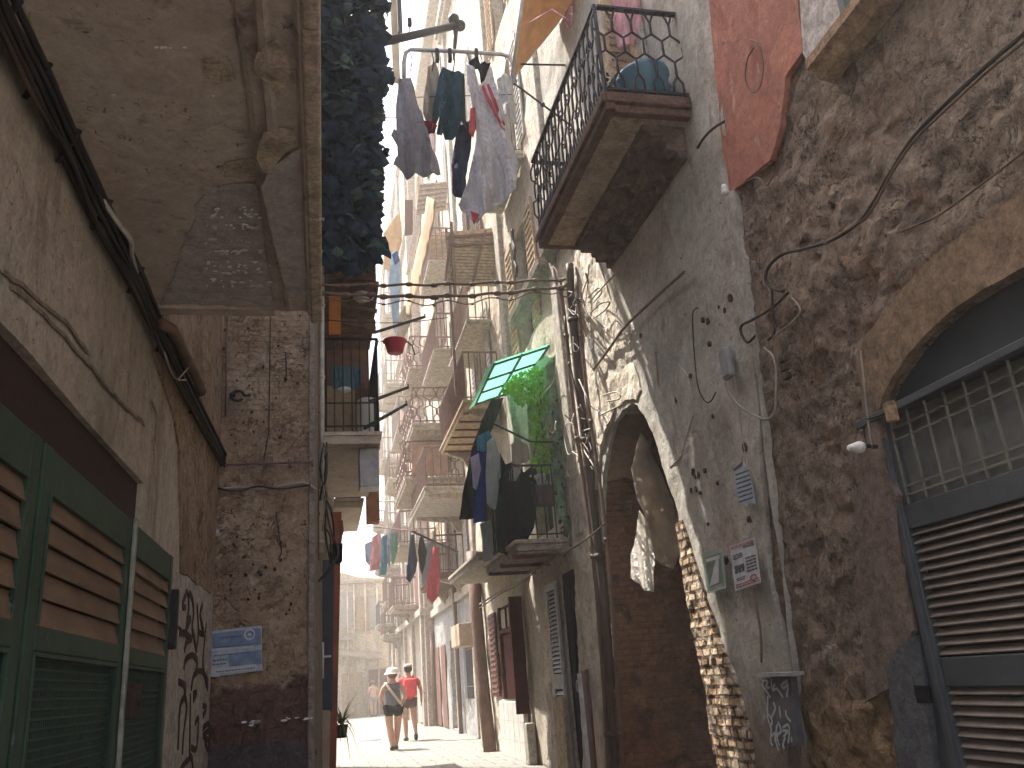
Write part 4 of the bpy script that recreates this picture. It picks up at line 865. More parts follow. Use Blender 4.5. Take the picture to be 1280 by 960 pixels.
for yy, mt in ((6.75, 'tan_wood'),):
    mb = MB(); mb.bbox(2.66 if yy > 7.5 else 2.92, 3.19, yy, yy+.04, zt+.05, zt+2.2, .006)
    for k in range(18): mb.bar((2.7 if yy > 7.5 else 2.96, yy-.008, zt+.2+k*.1), (3.13, yy-.008, zt+.2+k*.1), .02, .03)
    mb.build('open_shutter', M[mt], RB)
q = onY(822, 105, 6.25)
bk = thing('blue_tub', 'big blue plastic tub standing on the wrought iron balcony', 'tub', (2.98, 6.12, zt))
mb = MB(); mb.lathe((2.98, 6.12, zt), [(.001, .005), (.19, .005), (.235, .42), (.25, .43), (.25, .46), (.225, .45), (.18, .03), (.001, .03)], 18); mb.build('bowl', M['plastic_blue'], bk, True)
mb = MB(); mb.tube([(2.74, 6.12, zt+.42), (2.69, 6.12, zt+.36), (2.73, 6.12, zt+.3)], .014, 6); mb.tube([(3.22, 6.12, zt+.42), (3.26, 6.12, zt+.36), (3.23, 6.12, zt+.3)], .014, 6); mb.build('grip', M['plastic_blue'], bk, True)
cloth('pink_cloth', [(766, -5), (800, -8), (801, 30), (794, 58), (772, 60), (768, 30)], Y=6.5, mat=M['c_pink'], label='pink patterned cloth hanging inside the wrought iron balcony', cat='cloth', step=.05)
pp = thing('pot_plant', 'small potted plant at the near corner of the wrought iron balcony', 'plant', (2.62, 6.12, zt))
mb = MB(); mb.lathe((2.62, 6.12, zt), [(.001, 0), (.06, 0), (.08, .15), (.065, .15), (.001, .13)], 12); mb.build('pot', M['terracotta'], pp, True)
mb = MB(); rr = random.Random(6)
for k in range(70): leafshape(mb, V((2.62, 6.12, zt+.24))+V((rr.gauss(0, .05), rr.gauss(0, .05), rr.gauss(0, .06))), rr.uniform(.03, .06), V((rr.gauss(0, 1), rr.gauss(-.6, 1), rr.gauss(.3, 1))).normalized(), V((0, .1, 1)), IVY)
mb.build('leaves', M['leaf_ivy_light'], pp)
# ---- things on the near right walls
XP = XR-.085
def wpoly(px, X=XP, th=.004): return [onX(p[0], p[1], X) for p in px], (th, 0, 0)
po = thing('torn_poster', 'torn narrow poster with lines of print, uppermost on the grey wall', 'poster', onX(930, 632, XP))
mb = MB(); mb.prism(*wpoly([(916, 588), (922, 583), (929, 577), (934, 586), (938, 598), (941, 612), (944, 630), (938, 628), (934, 633), (926, 628), (922, 618), (917, 610), (919, 600)])); mb.build('paper', M['paper_white'] if False else M['paper_pale_blue'], po)
mb = MB()
for k in range(7): y = 590+k*5.6; mb.prism(*wpoly([(919+k*.8, y+3), (936+k*.9, y-3), (936.3+k*.9, y-1.2), (919.3+k*.8, y+4.8)], XP-.002, .001))
mb.prism(*wpoly([(916, 587), (925, 579), (929, 577), (927, 583), (918, 589)], XP-.0021, .001)); mb.build('text_lines', M['ink_dark'], po)
po = thing('green_poster', 'green and white flyer with a large pale seven-like wedge, next to the archway', 'poster', onX(892, 742, XP))
mb = MB(); mb.prism(*wpoly([(877, 692), (903, 684), (908, 733), (884, 742)])); mb.build('paper', M['paper_green'], po)
mb = MB(); mb.prism(*wpoly([(881, 697), (900, 691), (904, 728), (887, 734)], XP-.002, .001)); mb.build('green_field', M['paper_green_dark'], po)
mb = MB(); mb.prism(*wpoly([(882, 699), (899, 693.5), (899.5, 698), (882.7, 703)], XP-.0035, .001)); mb.prism(*wpoly([(895, 699), (898, 698), (898.5, 728), (887, 733), (889, 724)], XP-.0036, .001)); mb.prism(*wpoly([(884, 740), (907, 733), (907.5, 735), (884.5, 742)], XP-.0037, .001)); mb.build('white_print', M['paper_white'], po)
po = thing('printed_poster', 'white poster in two columns of print with red bands, on the grey wall', 'poster', onX(932, 738, XP))
mb = MB(); mb.prism(*wpoly([(912, 683), (943, 672), (951, 728), (919, 739)])); mb.build('paper', M['paper_white'], po)
L = lambda u, v: (912+(943-912)*u+(919-912)*v*(1-u)+(951-943)*v*u, 683+(672-683)*u+(739-683)*v*(1-u)+(728-672)*v*u)
def lines(m_, rows, u0, u1, v0, v1, seed, hgt=.5):
    r_ = random.Random(seed)
    for k in range(rows):
        v = v0+(v1-v0)*k/rows; u = u0
        while u < u1-.02:
            w = min(u1-u, r_.uniform(.05, .16)); dv = (v1-v0)/rows*hgt
            m_.prism(*wpoly([L(u, v), L(u+w, v), L(u+w, v+dv), L(u, v+dv)], XP-.002, .001)); u += w+r_.uniform(.015, .03)
mb = MB(); lines(mb, 3, .08, .46, .22, .34, 1); lines(mb, 2, .08, .45, .46, .66, 2, .7); lines(mb, 2, .10, .45, .74, .82, 7); lines(mb, 5, .54, .94, .36, .72, 3); mb.prism(*wpoly([L(.1, .48), L(.46, .48), L(.46, .56), L(.1, .56)], XP-.003, .001)); lines(mb, 2, .5, .94, .1, .16, 4)
mb.build('text_lines', M['ink_dark'], po)
mb = MB(); lines(mb, 2, .05, .95, .03, .10, 5); lines(mb, 2, .05, .95, .87, .98, 6)
c = [L(.75+.13*math.cos(t), .84+.08*math.sin(t)) for t in [k*.45 for k in range(14)]]; c2 = [L(.75+.09*math.cos(t), .84+.05*math.sin(t)) for t in [k*.45 for k in range(14)]]
for i in range(14): j = (i+1) % 14; mb.prism(*wpoly([c[i], c[j], c2[j], c2[i]], XP-.0035, .001))
mb.build('red_print', M['ink_red'], po)
mx = thing('meter_box', 'dark grey meter box door sprayed with silver graffiti, low on the right wall', 'meter box', onX(975, 938, XP))
mb = MB(); mb.prism(*wpoly([(953, 848), (988, 846), (998, 932), (966, 935)], XP-.01, .05)); mb.build('box_door', M['meter_grey'], mx)
mb = MB(); mb.prism(*wpoly([(946, 841.5), (988, 840.5), (989, 845), (947, 846)], XP-.06, .10)); mb.build('box_lid', M['galv'], mx)
Q = lambda x, y: tuple(onX(880+x/6.857, 820+y/6.857, XP).yz)
mb = MB()
for s in ([(515, 205), (520, 260), (550, 300), (580, 350)], [(520, 210), (560, 215), (545, 260), (575, 270)], [(590, 200), (600, 290), (640, 280), (690, 350)], [(600, 290), (620, 240)], [(730, 210), (680, 245), (700, 275), (735, 240), (725, 345)], [(560, 350), (560, 520), (590, 620), (585, 720), (600, 760)],
          [(610, 400), (625, 450), (595, 520)], [(715, 470), (720, 510), (755, 555)], [(640, 590), (625, 700), (650, 800)], [(650, 570), (675, 640), (640, 690), (660, 760)], [(690, 610), (740, 590), (745, 680), (735, 740)], [(690, 640), (730, 640), (700, 690)], [(710, 700), (690, 760), (700, 780)], [(595, 680), (640, 650), (620, 720)], [(765, 700), (765, 730)], [(570, 500), (600, 560), (580, 600)], [(660, 440), (670, 520)]):
    ribbon(mb, 'X', XP-.012, [tuple(p) for p in smoothpath([Q(*p) for p in s], 3)], .018, off=.002, th=.0015)
mb.build('graffiti', M['spray_silver'], mx, label='silver spray scribble')
lp = thing('wall_lamp', 'small white bulb lamp on a bracket at the left of the gate', 'lamp', onX(1068, 562, XP-.1))
c = onX(1074, 559, XP-.10); d = onX(1062, 560, XP-.10)
mb = MB(); mb.tube([c+V((.12, 0, 0)), c+V((.02, 0, .01)), c], [.012, .014, .02], 8); mb.build('bracket', M['wire'], lp, True)
mb = MB(); mb.ball(c, .04, 8, (1, 1, .9)); mb.tube([c, c.lerp(d, .6), d], [.032, .028, .02], 10); mb.build('bulb', M['lamp_white'], lp, True)
mb = MB(); c = onX(906, 238, XP-.05); mb.lathe(c-V((0, 0, .04)), [(.001, 0), (.03, .01), (.034, .03), (.02, .04), (.032, .055), (.02, .09), (.001, .095)], 10); mb.build('insulator', M['lamp_white'], None, True, 'tiny white porcelain insulator beside the red plaster', 'insulator')
def rc(name, px, r, mat, label, X=XP-.02, k=5, cat='cable', group=None): return cable(name, [onX(p[0], p[1], X) for p in px], r, M[mat], label, cat, group, k)
rc('wall_cable', [(1330, 0), (1280, 42), (1240, 76), (1190, 122), (1143, 170), (1112, 218), (1092, 253), (1073, 278), (1040, 300), (1005, 311), (978, 318), (962, 332), (957, 348), (965, 360), (980, 364)], .0125, 'wire', 'thick dark cable slanting down the upper stone wall', X=XP-.05)
rc('wall_cable', [(1330, 8), (1280, 52), (1240, 84), (1196, 124), (1146, 172), (1116, 214), (1090, 262), (1070, 281), (1030, 305)], .009, 'wire_brown', 'thinner brown cable running beside the thick one on the stone wall', X=XP-.06)
rc('wall_cable', [(1330, 155), (1280, 190), (1225, 232), (1178, 266), (1150, 280), (1120, 292)], .006, 'wire_brown', 'thin wire slanting above the gate arch', X=XP-.03)
rc('wall_cable', [(985, 366), (965, 385), (940, 400), (928, 406), (926, 415), (934, 428), (944, 420)], .011, 'wire', 'dark cable looping into the junction at the edge of the grey wall')
rc('wall_cable', [(965, 362), (966, 390), (968, 415), (960, 425)], .01, 'wire', 'short dark cable hanging below the thick one')
rc('wall_cable', [(990, 372), (1000, 390), (975, 415), (952, 428)], .006, 'wire_pale', 'pale thin wire beside the dark junction loop')
rc('wall_cable', [(872, 385), (866, 392), (867, 430), (872, 480), (880, 500), (888, 502), (895, 490)], .006, 'wire', 'thin dark wire running down the grey wall in a hook')
rc('wall_cable', [(906, 478), (912, 492), (925, 508), (945, 520), (958, 524), (968, 516), (970, 490), (968, 450), (955, 435)], .009, 'wire_pale', 'pale looped wire below the grey junction box')
rc('wall_cable', [(918, 470), (922, 500), (930, 560), (934, 590)], .004, 'wire_pale', 'fine pale wire hanging to the torn poster')
rc('wall_cable', [(920, 235), (935, 226), (948, 222), (958, 232), (968, 216)], .006, 'wire_brown', 'brown wire curling below the red plaster')
rc('wall_cable', [(872, 185), (880, 172), (892, 160), (905, 152)], .012, 'pipe_pale' if False else 'wire', 'dark curved cable near the big balcony')
rc('wall_cable', [(855, 340), (830, 362), (800, 390), (780, 410), (762, 435), (742, 462)], .016, 'pipe_brown', 'brown conduit slanting across the grey plaster above the arch')
rc('wall_cable', [(1076, 438), (1080, 480), (1085, 525), (1090, 560)], .006, 'wire_pale', 'pale vertical wire left of the gate arch')
rc('wall_cable', [(1084, 524), (1098, 520), (1106, 516)], .008, 'wire', 'short dark wire at the gate corner')
rc('wall_cable', [(942, 60), (934, 75), (932, 100), (940, 115), (950, 108), (954, 80), (948, 55), (938, 50)], .006, 'wire_brown', 'old wire loop sketching an oval on the red plaster', X=XR-.075)
mb = MB(); c = onX(906, 452, XP-.03); mb.bbox(c.x-.02, c.x+.05, c.y-.075, c.y+.075, c.z-.15, c.z+.12, .03); mb.build('junction_box', M['meter_grey'] if False else M['box_grey'], None, label='rounded grey junction box at the meeting of the wires', cat='junction box')
mb = MB(); c = onX(980, 458, XP)
for k in range(3): mb.bbox(c.x-.015, c.x+.03, c.y-.035, c.y+.035, c.z-.1+k*.066, c.z-.045+k*.066, .01)
mb.build('cable_bracket', M['pipe_dark'], None, label='rusty iron bracket stub on the stone wall', cat='bracket')
mb = MB(); c = onX(1113, 515, XP-.03); mb.bbox(c.x-.02, c.x+.03, c.y-.03, c.y+.03, c.z-.06, c.z+.06, .008); mb.build('hinge_block', M['sill'], None, label='small rusty hinge block at the top corner of the gate', cat='hinge')
# cloths inside the archway
cloth('lace_curtain', [(800, 638), (810, 652), (818, 690), (817, 740), (806, 738), (798, 730), (789, 722), (790, 692), (796, 662)], Y=8.78, mat=M['lace'], label='torn white lace curtain hanging inside the archway', cat='curtain', ripple=.02, n=9, step=.035)
cloth('sacking_sheet', [(801, 540), (813, 556), (828, 592), (842, 636), (848, 670), (849, 690), (840, 712), (830, 706), (818, 690), (808, 660), (798, 625), (790, 585), (795, 560)], Y=8.45, mat=M['sack'], label='tan sacking sheet bunched along the top of the archway', cat='sheet', ripple=.05, n=3, step=.06)
# ------------------------------------------------------------------ right: long plaster house with the green canopy
RC = thing('long_plaster_house', 'long cream plaster house right of the street, with a black door and a maroon door', 'house', (XR, 14.5, 0))
def quadhole(y0, y1, z0, z1): return dens([(y0, z0), (y1, z0), (y1, z1), (y0, z1)], .3)
doors_c = [(11.08, 11.86, .06, 2.66), (14.45, 16.6, .95, 2.62)]
upper_c = [(y, y+1.0, z, z+2.15) for z in (3.35, 6.5, 9.8, 13.0) for y in (11.9, 15.9)]
mb = MB(); skin(mb, 'X', XR, dens([(10.2, 0), (18.9, 0), (18.9, 18.4), (10.2, 18.4)], .5), [quadhole(*d) for d in doors_c+upper_c], step=.17, amp=.045, freq=1.8, depth=.24)
mb.box(3.53, 9, 10.2, 18.9, 0, 18.4); mb.build('wall', M['mid_plaster'], RC)
def win(parent, X, y, z, w, h, mat='grey_shutter', open_=True, pane='glass_dark', dep=.22, sh=True, flip=1):
    m_ = MB(); m_.box(X+dep-.07, X+dep-.01, y, y+.06, z, z+h); m_.box(X+dep-.07, X+dep-.01, y+w-.06, y+w, z, z+h); m_.box(X+dep-.071, X+dep-.012, y+.061, y+w-.061, z+h-.06, z+h); m_.box(X+dep-.069, X+dep-.012, y+w/2-.03, y+w/2+.03, z, z+h-.061)
    f = m_.build('window', M['trim_pale'], parent); m_ = MB(); m_.box(X+dep-.035, X+dep-.02, y+.05, y+w-.05, z, z+h-.05); m_.build('pane', M[pane], f)
    if sh:
        for yy, d in ((y-.03, -1), (y+w+.03, 1)):
            m_ = MB(); m_.box(X-.055, X-.02, min(yy, yy+d*w*.48), max(yy, yy+d*w*.48), z+.02, z+h-.02)
            for k in range(int(h/.12)): m_.bar((X-.058, min(yy, yy+d*w*.48)+.04, z+.08+k*.12), (X-.058, max(yy, yy+d*w*.48)-.04, z+.08+k*.12), .03, .02)
            m_.build('shutter', M[mat], f)
    return f
for i, (y0, y1, z0, z1) in enumerate(upper_c): win(RC, XR, y0, z0, y1-y0, z1-z0, ['grey_shutter', 'brown_wood', 'tan_wood', 'grey_shutter'][i % 4], sh=(i not in (0,)))
# cornices and pilasters standing proud
mb = MB(); q = onX(642, 412, 3.16); p = onX(682, 345, 3.16)
mb.prism([V((x, q.y, q.z+z)) for x, z in ((3.3, 0), (3.20, .02), (3.14, .09), (3.08, .11), (3.06, .2), (3.3, .22))], (0, p.y-q.y, 0)); mb.build('window_hood', M['stone_side'], RC)
mb = MB(); q = onX(683, 330, 3.16); p = onX(712, 272, 3.16)
mb.prism([V((x, q.y, q.z+z)) for x, z in ((3.3, 0), (3.20, .02), (3.14, .09), (3.08, .11), (3.06, .2), (3.3, .22))], (0, p.y-q.y, 0)); mb.build('window_hood', M['stone_side'], RC)
mb = MB()
for y, w in ((13.7, .35), (18.5, .38), (10.35, .3)): mb.bbox(XR-.085, XR+.05, y, y+w, 3.0 if y < 18 else 0, 18.3, .02)
mb.build('pilaster', M['trim_pale'], RC)
mb = MB(); mb.bbox(3.05, 3.4, 10.2, 18.9, 18.35, 18.6, .03); mb.bbox(3.13, 3.39, 10.2, 18.9, 18.2, 18.36, .03); mb.build('cornice', M['trim_pale'], RC)
# black door, folded louvre shutter, boards
mb = MB(); mb.box(XR+.04, XR+.08, 11.0, 11.95, .02, 2.7); mb.bbox(XR+.02, XR+.045, 11.12, 11.44, .2, 2.5, .01); mb.bbox(XR+.02, XR+.045, 11.5, 11.82, .2, 2.5, .01); bd = mb.build('black_door', M['black_door'], RC, label='tall black double door')
mb = MB(); c = V((XR+.01, 11.5, 1.15)); mb.tube([c+V((.0, .05*math.cos(t), .07*math.sin(t))) for t in [k*.5 for k in range(14)]], .01, 5); mb.build('ring_handle', M['galv'], bd, True)
mb = MB(); y0, y1, z0, z1 = 11.95, 12.52, .06, 2.58
mb.box(XR-.06, XR-.02, y0, y0+.07, z0, z1); mb.box(XR-.06, XR-.02, y1-.07, y1, z0, z1); mb.box(XR-.061, XR-.021, y0+.07, y1-.07, z1-.1, z1); mb.box(XR-.061, XR-.021, y0+.07, y1-.07, 1.12, 1.32); mb.box(XR-.055, XR-.025, y0+.07, y1-.07, z0, .78)
lv = mb.build('louvre_shutter', M['grey_shutter'], RC, label='pale grey louvre shutter folded back beside the black door')
mb = MB()
z = 1.34
while z < z1-.12: mb.prism([(XR-.062, y0+.07, z), (XR-.057, y0+.07, z+.008), (XR-.025, y0+.07, z+.05), (XR-.03, y0+.07, z+.042)], (0, y1-y0-.14, 0)); z += .06
z = .80
while z < 1.1: mb.prism([(XR-.062, y0+.07, z), (XR-.057, y0+.07, z+.008), (XR-.025, y0+.07, z+.05), (XR-.03, y0+.07, z+.042)], (0, y1-y0-.14, 0)); z += .06
mb.build('slats', M['grey_shutter'], lv)
mb = MB(); mb.box(XR-.024, XR-.02, y0+.06, y1-.06, .8, 2.5); mb.build('slat_backing', M['dark_hole'], lv)
mb = MB(); mb.box(XR-.1, XR-.05, 11.95, 12.5, .0, 1.02); mb.build('tan_board', M['tan_wood'], None, label='tan board standing below the folded louvre shutter', cat='board')
mb = MB(); mb.bar(onX(724, 842, 3.12), onX(738, 985, 3.08), .05, .03, (0, 1, 0)); mb.build('leaning_pole', M['pipe_pale'], None, label='pale thin pole leaning right of the black door', cat='pole')
mb = MB(); mb.bar(onX(731, 838, 3.18), onX(745, 990, 3.13), .22, .03, (1, 0, 0)); mb.build('leaning_plank', M['brown_wood'], None, label='brown plank leaning beside the pale pole', cat='board')
mb = MB(); mb.bar(onX(746, 890, 3.16), onX(755, 990, 3.10), .2, .03, (1, 0, 0)); mb.build('leaning_plank', M['board_tan'], None, label='short tan plank leaning nearest the archway', cat='board')
# maroon door and its shutters over a white tiled base
mb = MB(); y0, y1, z0, z1 = doors_c[1]
mb.box(XR+.06, XR+.10, y0-.03, y1+.03, z0-.03, z1+.03); mb.bbox(XR+.0, XR+.06, y0, y0+.09, z0, z1, .01); mb.bbox(XR+.0, XR+.06, y1-.09, y1, z0, z1, .01); mb.bbox(XR+.0, XR+.06, (y0+y1)/2-.05, (y0+y1)/2+.05, z0, z1, .01); mb.bbox(XR+.002, XR+.058, y0+.09, y1-.09, 2.12, 2.2, .01)
md = mb.build('maroon_window', M['maroon'], RC, label='dark maroon shop window door above white tiles')
mb = MB(); mb.box(XR+.04, XR+.058, y0+.1, y1-.1, 2.22, 2.56); mb.build('fanlight', M['trim_pale'], md)
mb = MB(); mb.bar((XR+.035, y0+.5, 2.2), (XR+.035, y0+.5, 2.56), .03, .05, (1, 0, 0)); mb.bar((XR+.035, y0+1.5, 2.2), (XR+.035, y0+1.5, 2.56), .03, .05, (1, 0, 0)); mb.build('glazing_bar', M['maroon'], md)
mb = MB(); mb.bbox(XR-.24, XR-.02, 14.34, 14.40, .75, 2.62, .01)
for k in range(16): mb.bar((XR-.21, 14.335, .9+k*.1), (XR-.06, 14.335, .9+k*.1), .02, .03)
mb.build('maroon_shutter', M['maroon'], RC, label='maroon shutter leaf open across the street')
mb = MB(); mb.bbox(XR-.07, XR-.02, 16.65, 17.3, 1.0, 2.55, .01)
for k in range(15): mb.bar((XR-.072, 16.7, 1.08+k*.1), (XR-.072, 17.25, 1.08+k*.1), .03, .03)
mb.build('faded_shutter', M['brown_wood'], RC)
mb = MB(); mb.bbox(XR-.10, XR-.02, 14.5, 16.55, .0, .93, .012)
for k in range(1, 5): mb.box(XR-.103, XR-.1, 14.5+k*.41-.005, 14.5+k*.41+.005, 0, .92)
for k in range(1, 3): mb.box(XR-.1035, XR-.1, 14.5, 16.55, k*.31-.005, k*.31+.005)
mb.build('tiled_base', M['tile_white'], RC, label='white tiled base under the maroon window')
mb = MB(); mb.bbox(XR-.16, XR-.02, 14.05, 14.3, .0, .62, .02); mb.build('white_step', M['trim_pale'], RC)
# brown corner column and pipes
mb = MB(); mb.tube([onX(590, 690, 3.14), onX(596, 770, 3.14), onX(604, 860, 3.14), onX(613, 942, 3.14)], .13, 12); mb.build('corner_pipe', M['pipe_brown'], None, True, 'stout brown drainpipe on the corner before the blue-white house', 'pipe')
for k, (pts, r, mt, lab) in enumerate(((((712, 330), (716, 400), (728, 520), (742, 640), (756, 760), (770, 960), (773, 1010)), .055, 'pipe_dark', 'thick dark drainpipe left of the archway'),
    (((700, 352), (708, 420), (718, 520), (735, 640), (748, 760), (762, 960), (765, 1010)), .03, 'pipe_brown', 'thin brown pipe left of the thick dark drainpipe'),
    (((721, 345), (727, 420), (735, 500), (752, 620), (764, 740), (778, 960)), .022, 'pipe_brown', 'thin brown pipe right of the thick dark drainpipe'),
    (((706, 395), (712, 455), (722, 500), (728, 540)), .018, 'wire', 'black cable bowed across the wall beside the drainpipe'))):
    mb = MB(); P = smoothpath([onX(p[0], p[1], 3.19-.02*k) for p in pts], 4); mb.tube(P, r, 8)
    for i in range(4, len(P), 5): d = (P[i]-P[i-1]).normalized(); mb.tube([P[i]-d*.025, P[i]+d*.025], r*1.3, 8)
    mb.build('drain_pipe', M[mt], None, True, lab, 'pipe', 'pipes beside the archway')
rr = random.Random(33)
tw = thing('wire_tangle', 'tangle of brown and pale wires on the drainpipe where the cables cross the alley', 'wires', onX(718, 380, 3.1))
for k in range(16):
    x, y = rr.uniform(690, 735), rr.uniform(335, 560); pts = []
    for i in range(6): x += rr.uniform(-9, 12); y += rr.uniform(-14, 26); pts.append(onX(x, y, 3.1+rr.uniform(-.12, .08)))
    mb = MB(); mb.tube(smoothpath(pts, 5), rr.uniform(.005, .012), 5); mb.build('wire', M[rr.choice(['wire', 'wire_brown', 'wire_pale'])], tw, True)
for pts in ([(735, 372), (748, 360), (752, 366), (742, 378)], [(738, 392), (750, 380), (762, 378), (756, 388), (742, 398)], [(733, 352), (728, 372), (736, 400)], [(752, 495), (770, 490), (775, 498), (758, 502)], [(748, 520), (765, 512), (778, 505)], [(736, 378), (760, 352), (768, 344)]):
    mb = MB(); mb.tube(smoothpath([onX(p[0], p[1], 3.05) for p in pts], 5), .009, 5); mb.build('wire', M['wire_pale'], tw, True)
# cables strung across the alley
for dy, r, lab, sag in ((0, .017, 'upper of the two wrapped cables strung across the alley', 3), (10, .021, 'lower, sagging cable strung across the alley', 9), (14, .008, 'thin wire twisted under the two cables across the alley', 13)):
    pts = []
    for i in range(13):
        t = i/12; x = 400+t*318; y = 356+dy*(1-t*.2)+sag*math.sin(math.pi*t)-t*8+(2 if i % 2 else -1)*(.6 if r > .01 else 2.0); pts.append(onY(x, y, 9.0+t*.75))
    mb = MB(); mb.tube(smoothpath(pts, 4), r, 6)
    for i in range(1, 12): mb.ball(pts[i]+V((.05*(i % 3), 0, 0)), r*1.7, 4, (1.8, 1, 1))
    mb.build('street_cable', M['wire_brown'], None, True, lab, 'cable', 'cables strung across the alley')
cable('street_cable', [onY(411, 400, 9.3), onY(450, 403, 9.4), onY(505, 403, 9.6), onY(560, 397, 9.7)], .006, M['wire'], 'thin dark wire crossing above the drying poles')
rc('wall_cable', [(600, 755), (622, 741), (645, 727), (668, 713), (690, 699), (716, 684)], .018, 'wire_pale', 'pale cable rising along the cream wall over the maroon door', X=3.12)
rc('wall_cable', [(600, 760), (626, 742), (650, 731), (672, 712), (700, 696), (735, 672), (755, 655)], .012, 'wire_brown', 'brown cable rising along the cream wall over the maroon door', X=3.1)
# ------------------------------------------------------------------ balconies on the right
def rbal(parent, Xw, depth, ya, yb, z, mat='trim_pale', rail='iron_grey', sp=.13, r=.011, th=.14, hr=1.0, lab=None, ornate=False, brk=True, nose=True):
    xo_ = Xw-depth; m_ = MB(); m_.bbox(xo_, Xw-.02, ya, yb, z, z+th, .012)
    if nose: m_.bbox(xo_-.035, Xw-.03, ya-.035, yb+.035, z+th-.05, z+th+.012, .012)
    s = m_.build('balcony', M[mat], parent, label=lab)
    if brk:
        for y in (ya+.15, yb-.3):
            m_ = MB(); m_.prism([(Xw-.03, y, z-.42), (Xw-.03, y, z+.002), (xo_+.1, y, z+.002), (xo_+.12, y, z-.06), (Xw-.3, y, z-.16), (Xw-.14, y, z-.4)], (0, .14, 0)); m_.build('bracket', M['stone_trim'], s)
    if rail:
        m_ = MB(); zt = z+th
        for zz, rr_ in ((zt+hr, r*1.7), (zt+.08, r)): m_.tube([(Xw-.03, ya+.03, zz), (xo_+.03, ya+.03, zz), (xo_+.03, yb-.03, zz), (Xw-.03, yb-.03, zz)], rr_, 5)
        def post(x, y, d):
            if ornate: hexbar(m_, (x, y, zt), d, zt, zt+hr, 1 if int((x+y)*50) % 2 else -1, sp*.42, r)
            else: m_.tube([(x, y, zt), (x, y, zt+hr)], r, 4)
        n_ = max(2, int(depth/sp))
        for i in range(n_+1): post(xo_+.03+(depth-.06)*i/n_, ya+.03, (1, 0, 0)); post(xo_+.03+(depth-.06)*i/n_, yb-.03, (1, 0, 0))
        n_ = max(2, int((yb-ya)/sp))
        for i in range(1, n_): post(xo_+.03, ya+.03+(yb-ya-.06)*i/n_, (0, 1, 0))
        m_.build('railing', M[rail], s)
    return s
# green canopy balcony
ZG = 2.92
g1 = rbal(RC, XR, .76, 11.15, 13.5, ZG, 'stone_trim', 'iron', lab='balcony under the green canopy, planked underneath', hr=1.05, brk=False)
mb = MB()
for i in range(6): mb.bbox(2.56+i*.122, 2.56+i*.122+.115, 11.18, 13.48, ZG-.03, ZG-.002, .006)
mb.build('planks', M['brown_wood'] if False else M['stone_trim'], g1)
mb = MB()
for i in range(3): mb.bar((2.52, 11.35+i*.9, ZG-.045), (3.27, 11.35+i*.9, ZG-.045), .06, .06)
mb.build('joist', M['brown_wood'], g1)
aw = thing('green_canopy', 'translucent mint green canopy on a dark frame over the middle balcony', 'canopy', onX(680, 440, 3.25))
B_, C_ = onY(618, 453, 11.1), onY(686, 431, 11.1); A_ = onY(594, 505, 14.0); D_ = A_+(C_-B_)
def aq(u, v, h=0): p = B_.lerp(C_, u); q = A_.lerp(D_, u); return p.lerp(q, v)+V((0, 0, h))
mb = MB(); mb.add([aq(0, 0), aq(1, 0), aq(1, 1), aq(0, 1), aq(0, 0, .012), aq(1, 0, .012), aq(1, 1, .012), aq(0, 1, .012)], [(0, 1, 2, 3), (7, 6, 5, 4), (0, 4, 5, 1), (1, 5, 6, 2), (2, 6, 7, 3), (3, 7, 4, 0)]); mb.build('sheet', M['awning_green'], aw)
mb = MB(); mb.add([aq(-.02, 0), aq(-.02, 1), aq(-.14, 1, -.05), aq(-.14, 0, -.05)], [(0, 1, 2, 3)]); o = mb.build('side_strip', M['awning_edge'], aw); md_ = o.modifiers.new('t', 'SOLIDIFY'); md_.thickness = .01
mb = MB()
for u in (0, .5, 1): mb.bar(aq(u, 0, -.02), aq(u, 1, -.02), .028, .03)
for v in (.02, .35, .66, .98): mb.bar(aq(0, v, -.021), aq(1, v, -.021), .022, .03)
mb.build('frame', M['iron'], aw)
cloth('side_net', [(682, 458), (693, 444), (701, 500), (707, 560), (714, 620), (719, 660), (708, 668), (698, 640), (693, 600), (688, 530)], Y=11.05, mat=M['net_green'], cat=None, parent=aw, ripple=.06, n=6, step=.05)
vn = thing('climbing_vine', 'bright green climbing vine under the green canopy', 'vine', onX(668, 600, 3.0))
vout = [(640, 470), (660, 462), (686, 452), (690, 480), (684, 510), (678, 530), (690, 545), (692, 575), (684, 592), (668, 585), (664, 560), (668, 530), (660, 510), (645, 500), (628, 492)]
LF = [(-.1, 0, .1), (.5, 0, 0), (.1, .32, 0), (-.4, .2, -.05), (-.5, 0, -.05), (-.4, -.2, -.05), (.1, -.32, 0)]
leaves(900, M['leaf_vine'], 'leaves', (11.3, 12.3), .05, .11, 11, vout, shape=LF, parent=vn)
mb = MB()
for pts in ([(660, 640), (664, 590), (672, 540), (676, 490), (668, 465)], [(676, 600), (680, 560), (670, 500), (650, 480), (635, 490)]): mb.tube(smoothpath([onY(p[0], p[1], 11.9) for p in pts], 4), .012, 5)
mb.build('stems', M['stem'], vn)
hp = thing('balcony_plant', 'dark green trailing plant beside the pipes at the green canopy balcony', 'plant', (3.1, 11.3, ZG+.15))
leaves(260, M['leaf_ivy_light'], 'leaves', (11.0, 11.5), .05, .10, 13, [(690, 470), (704, 500), (708, 560), (712, 640), (722, 660), (735, 650), (728, 672), (700, 668), (694, 600), (688, 520)], shape=LF, parent=hp)
mb = MB(); mb.tube(smoothpath([onY(p[0], p[1], 11.3) for p in ((706, 668), (702, 600), (697, 520), (694, 470))], 4), .012, 5); mb.build('stems', M['stem'], hp)
fb_ = thing('flower_pot', 'dark square flower pot with white blooms on the green canopy balcony', 'plant pot', (2.95, 11.3, ZG+.15))
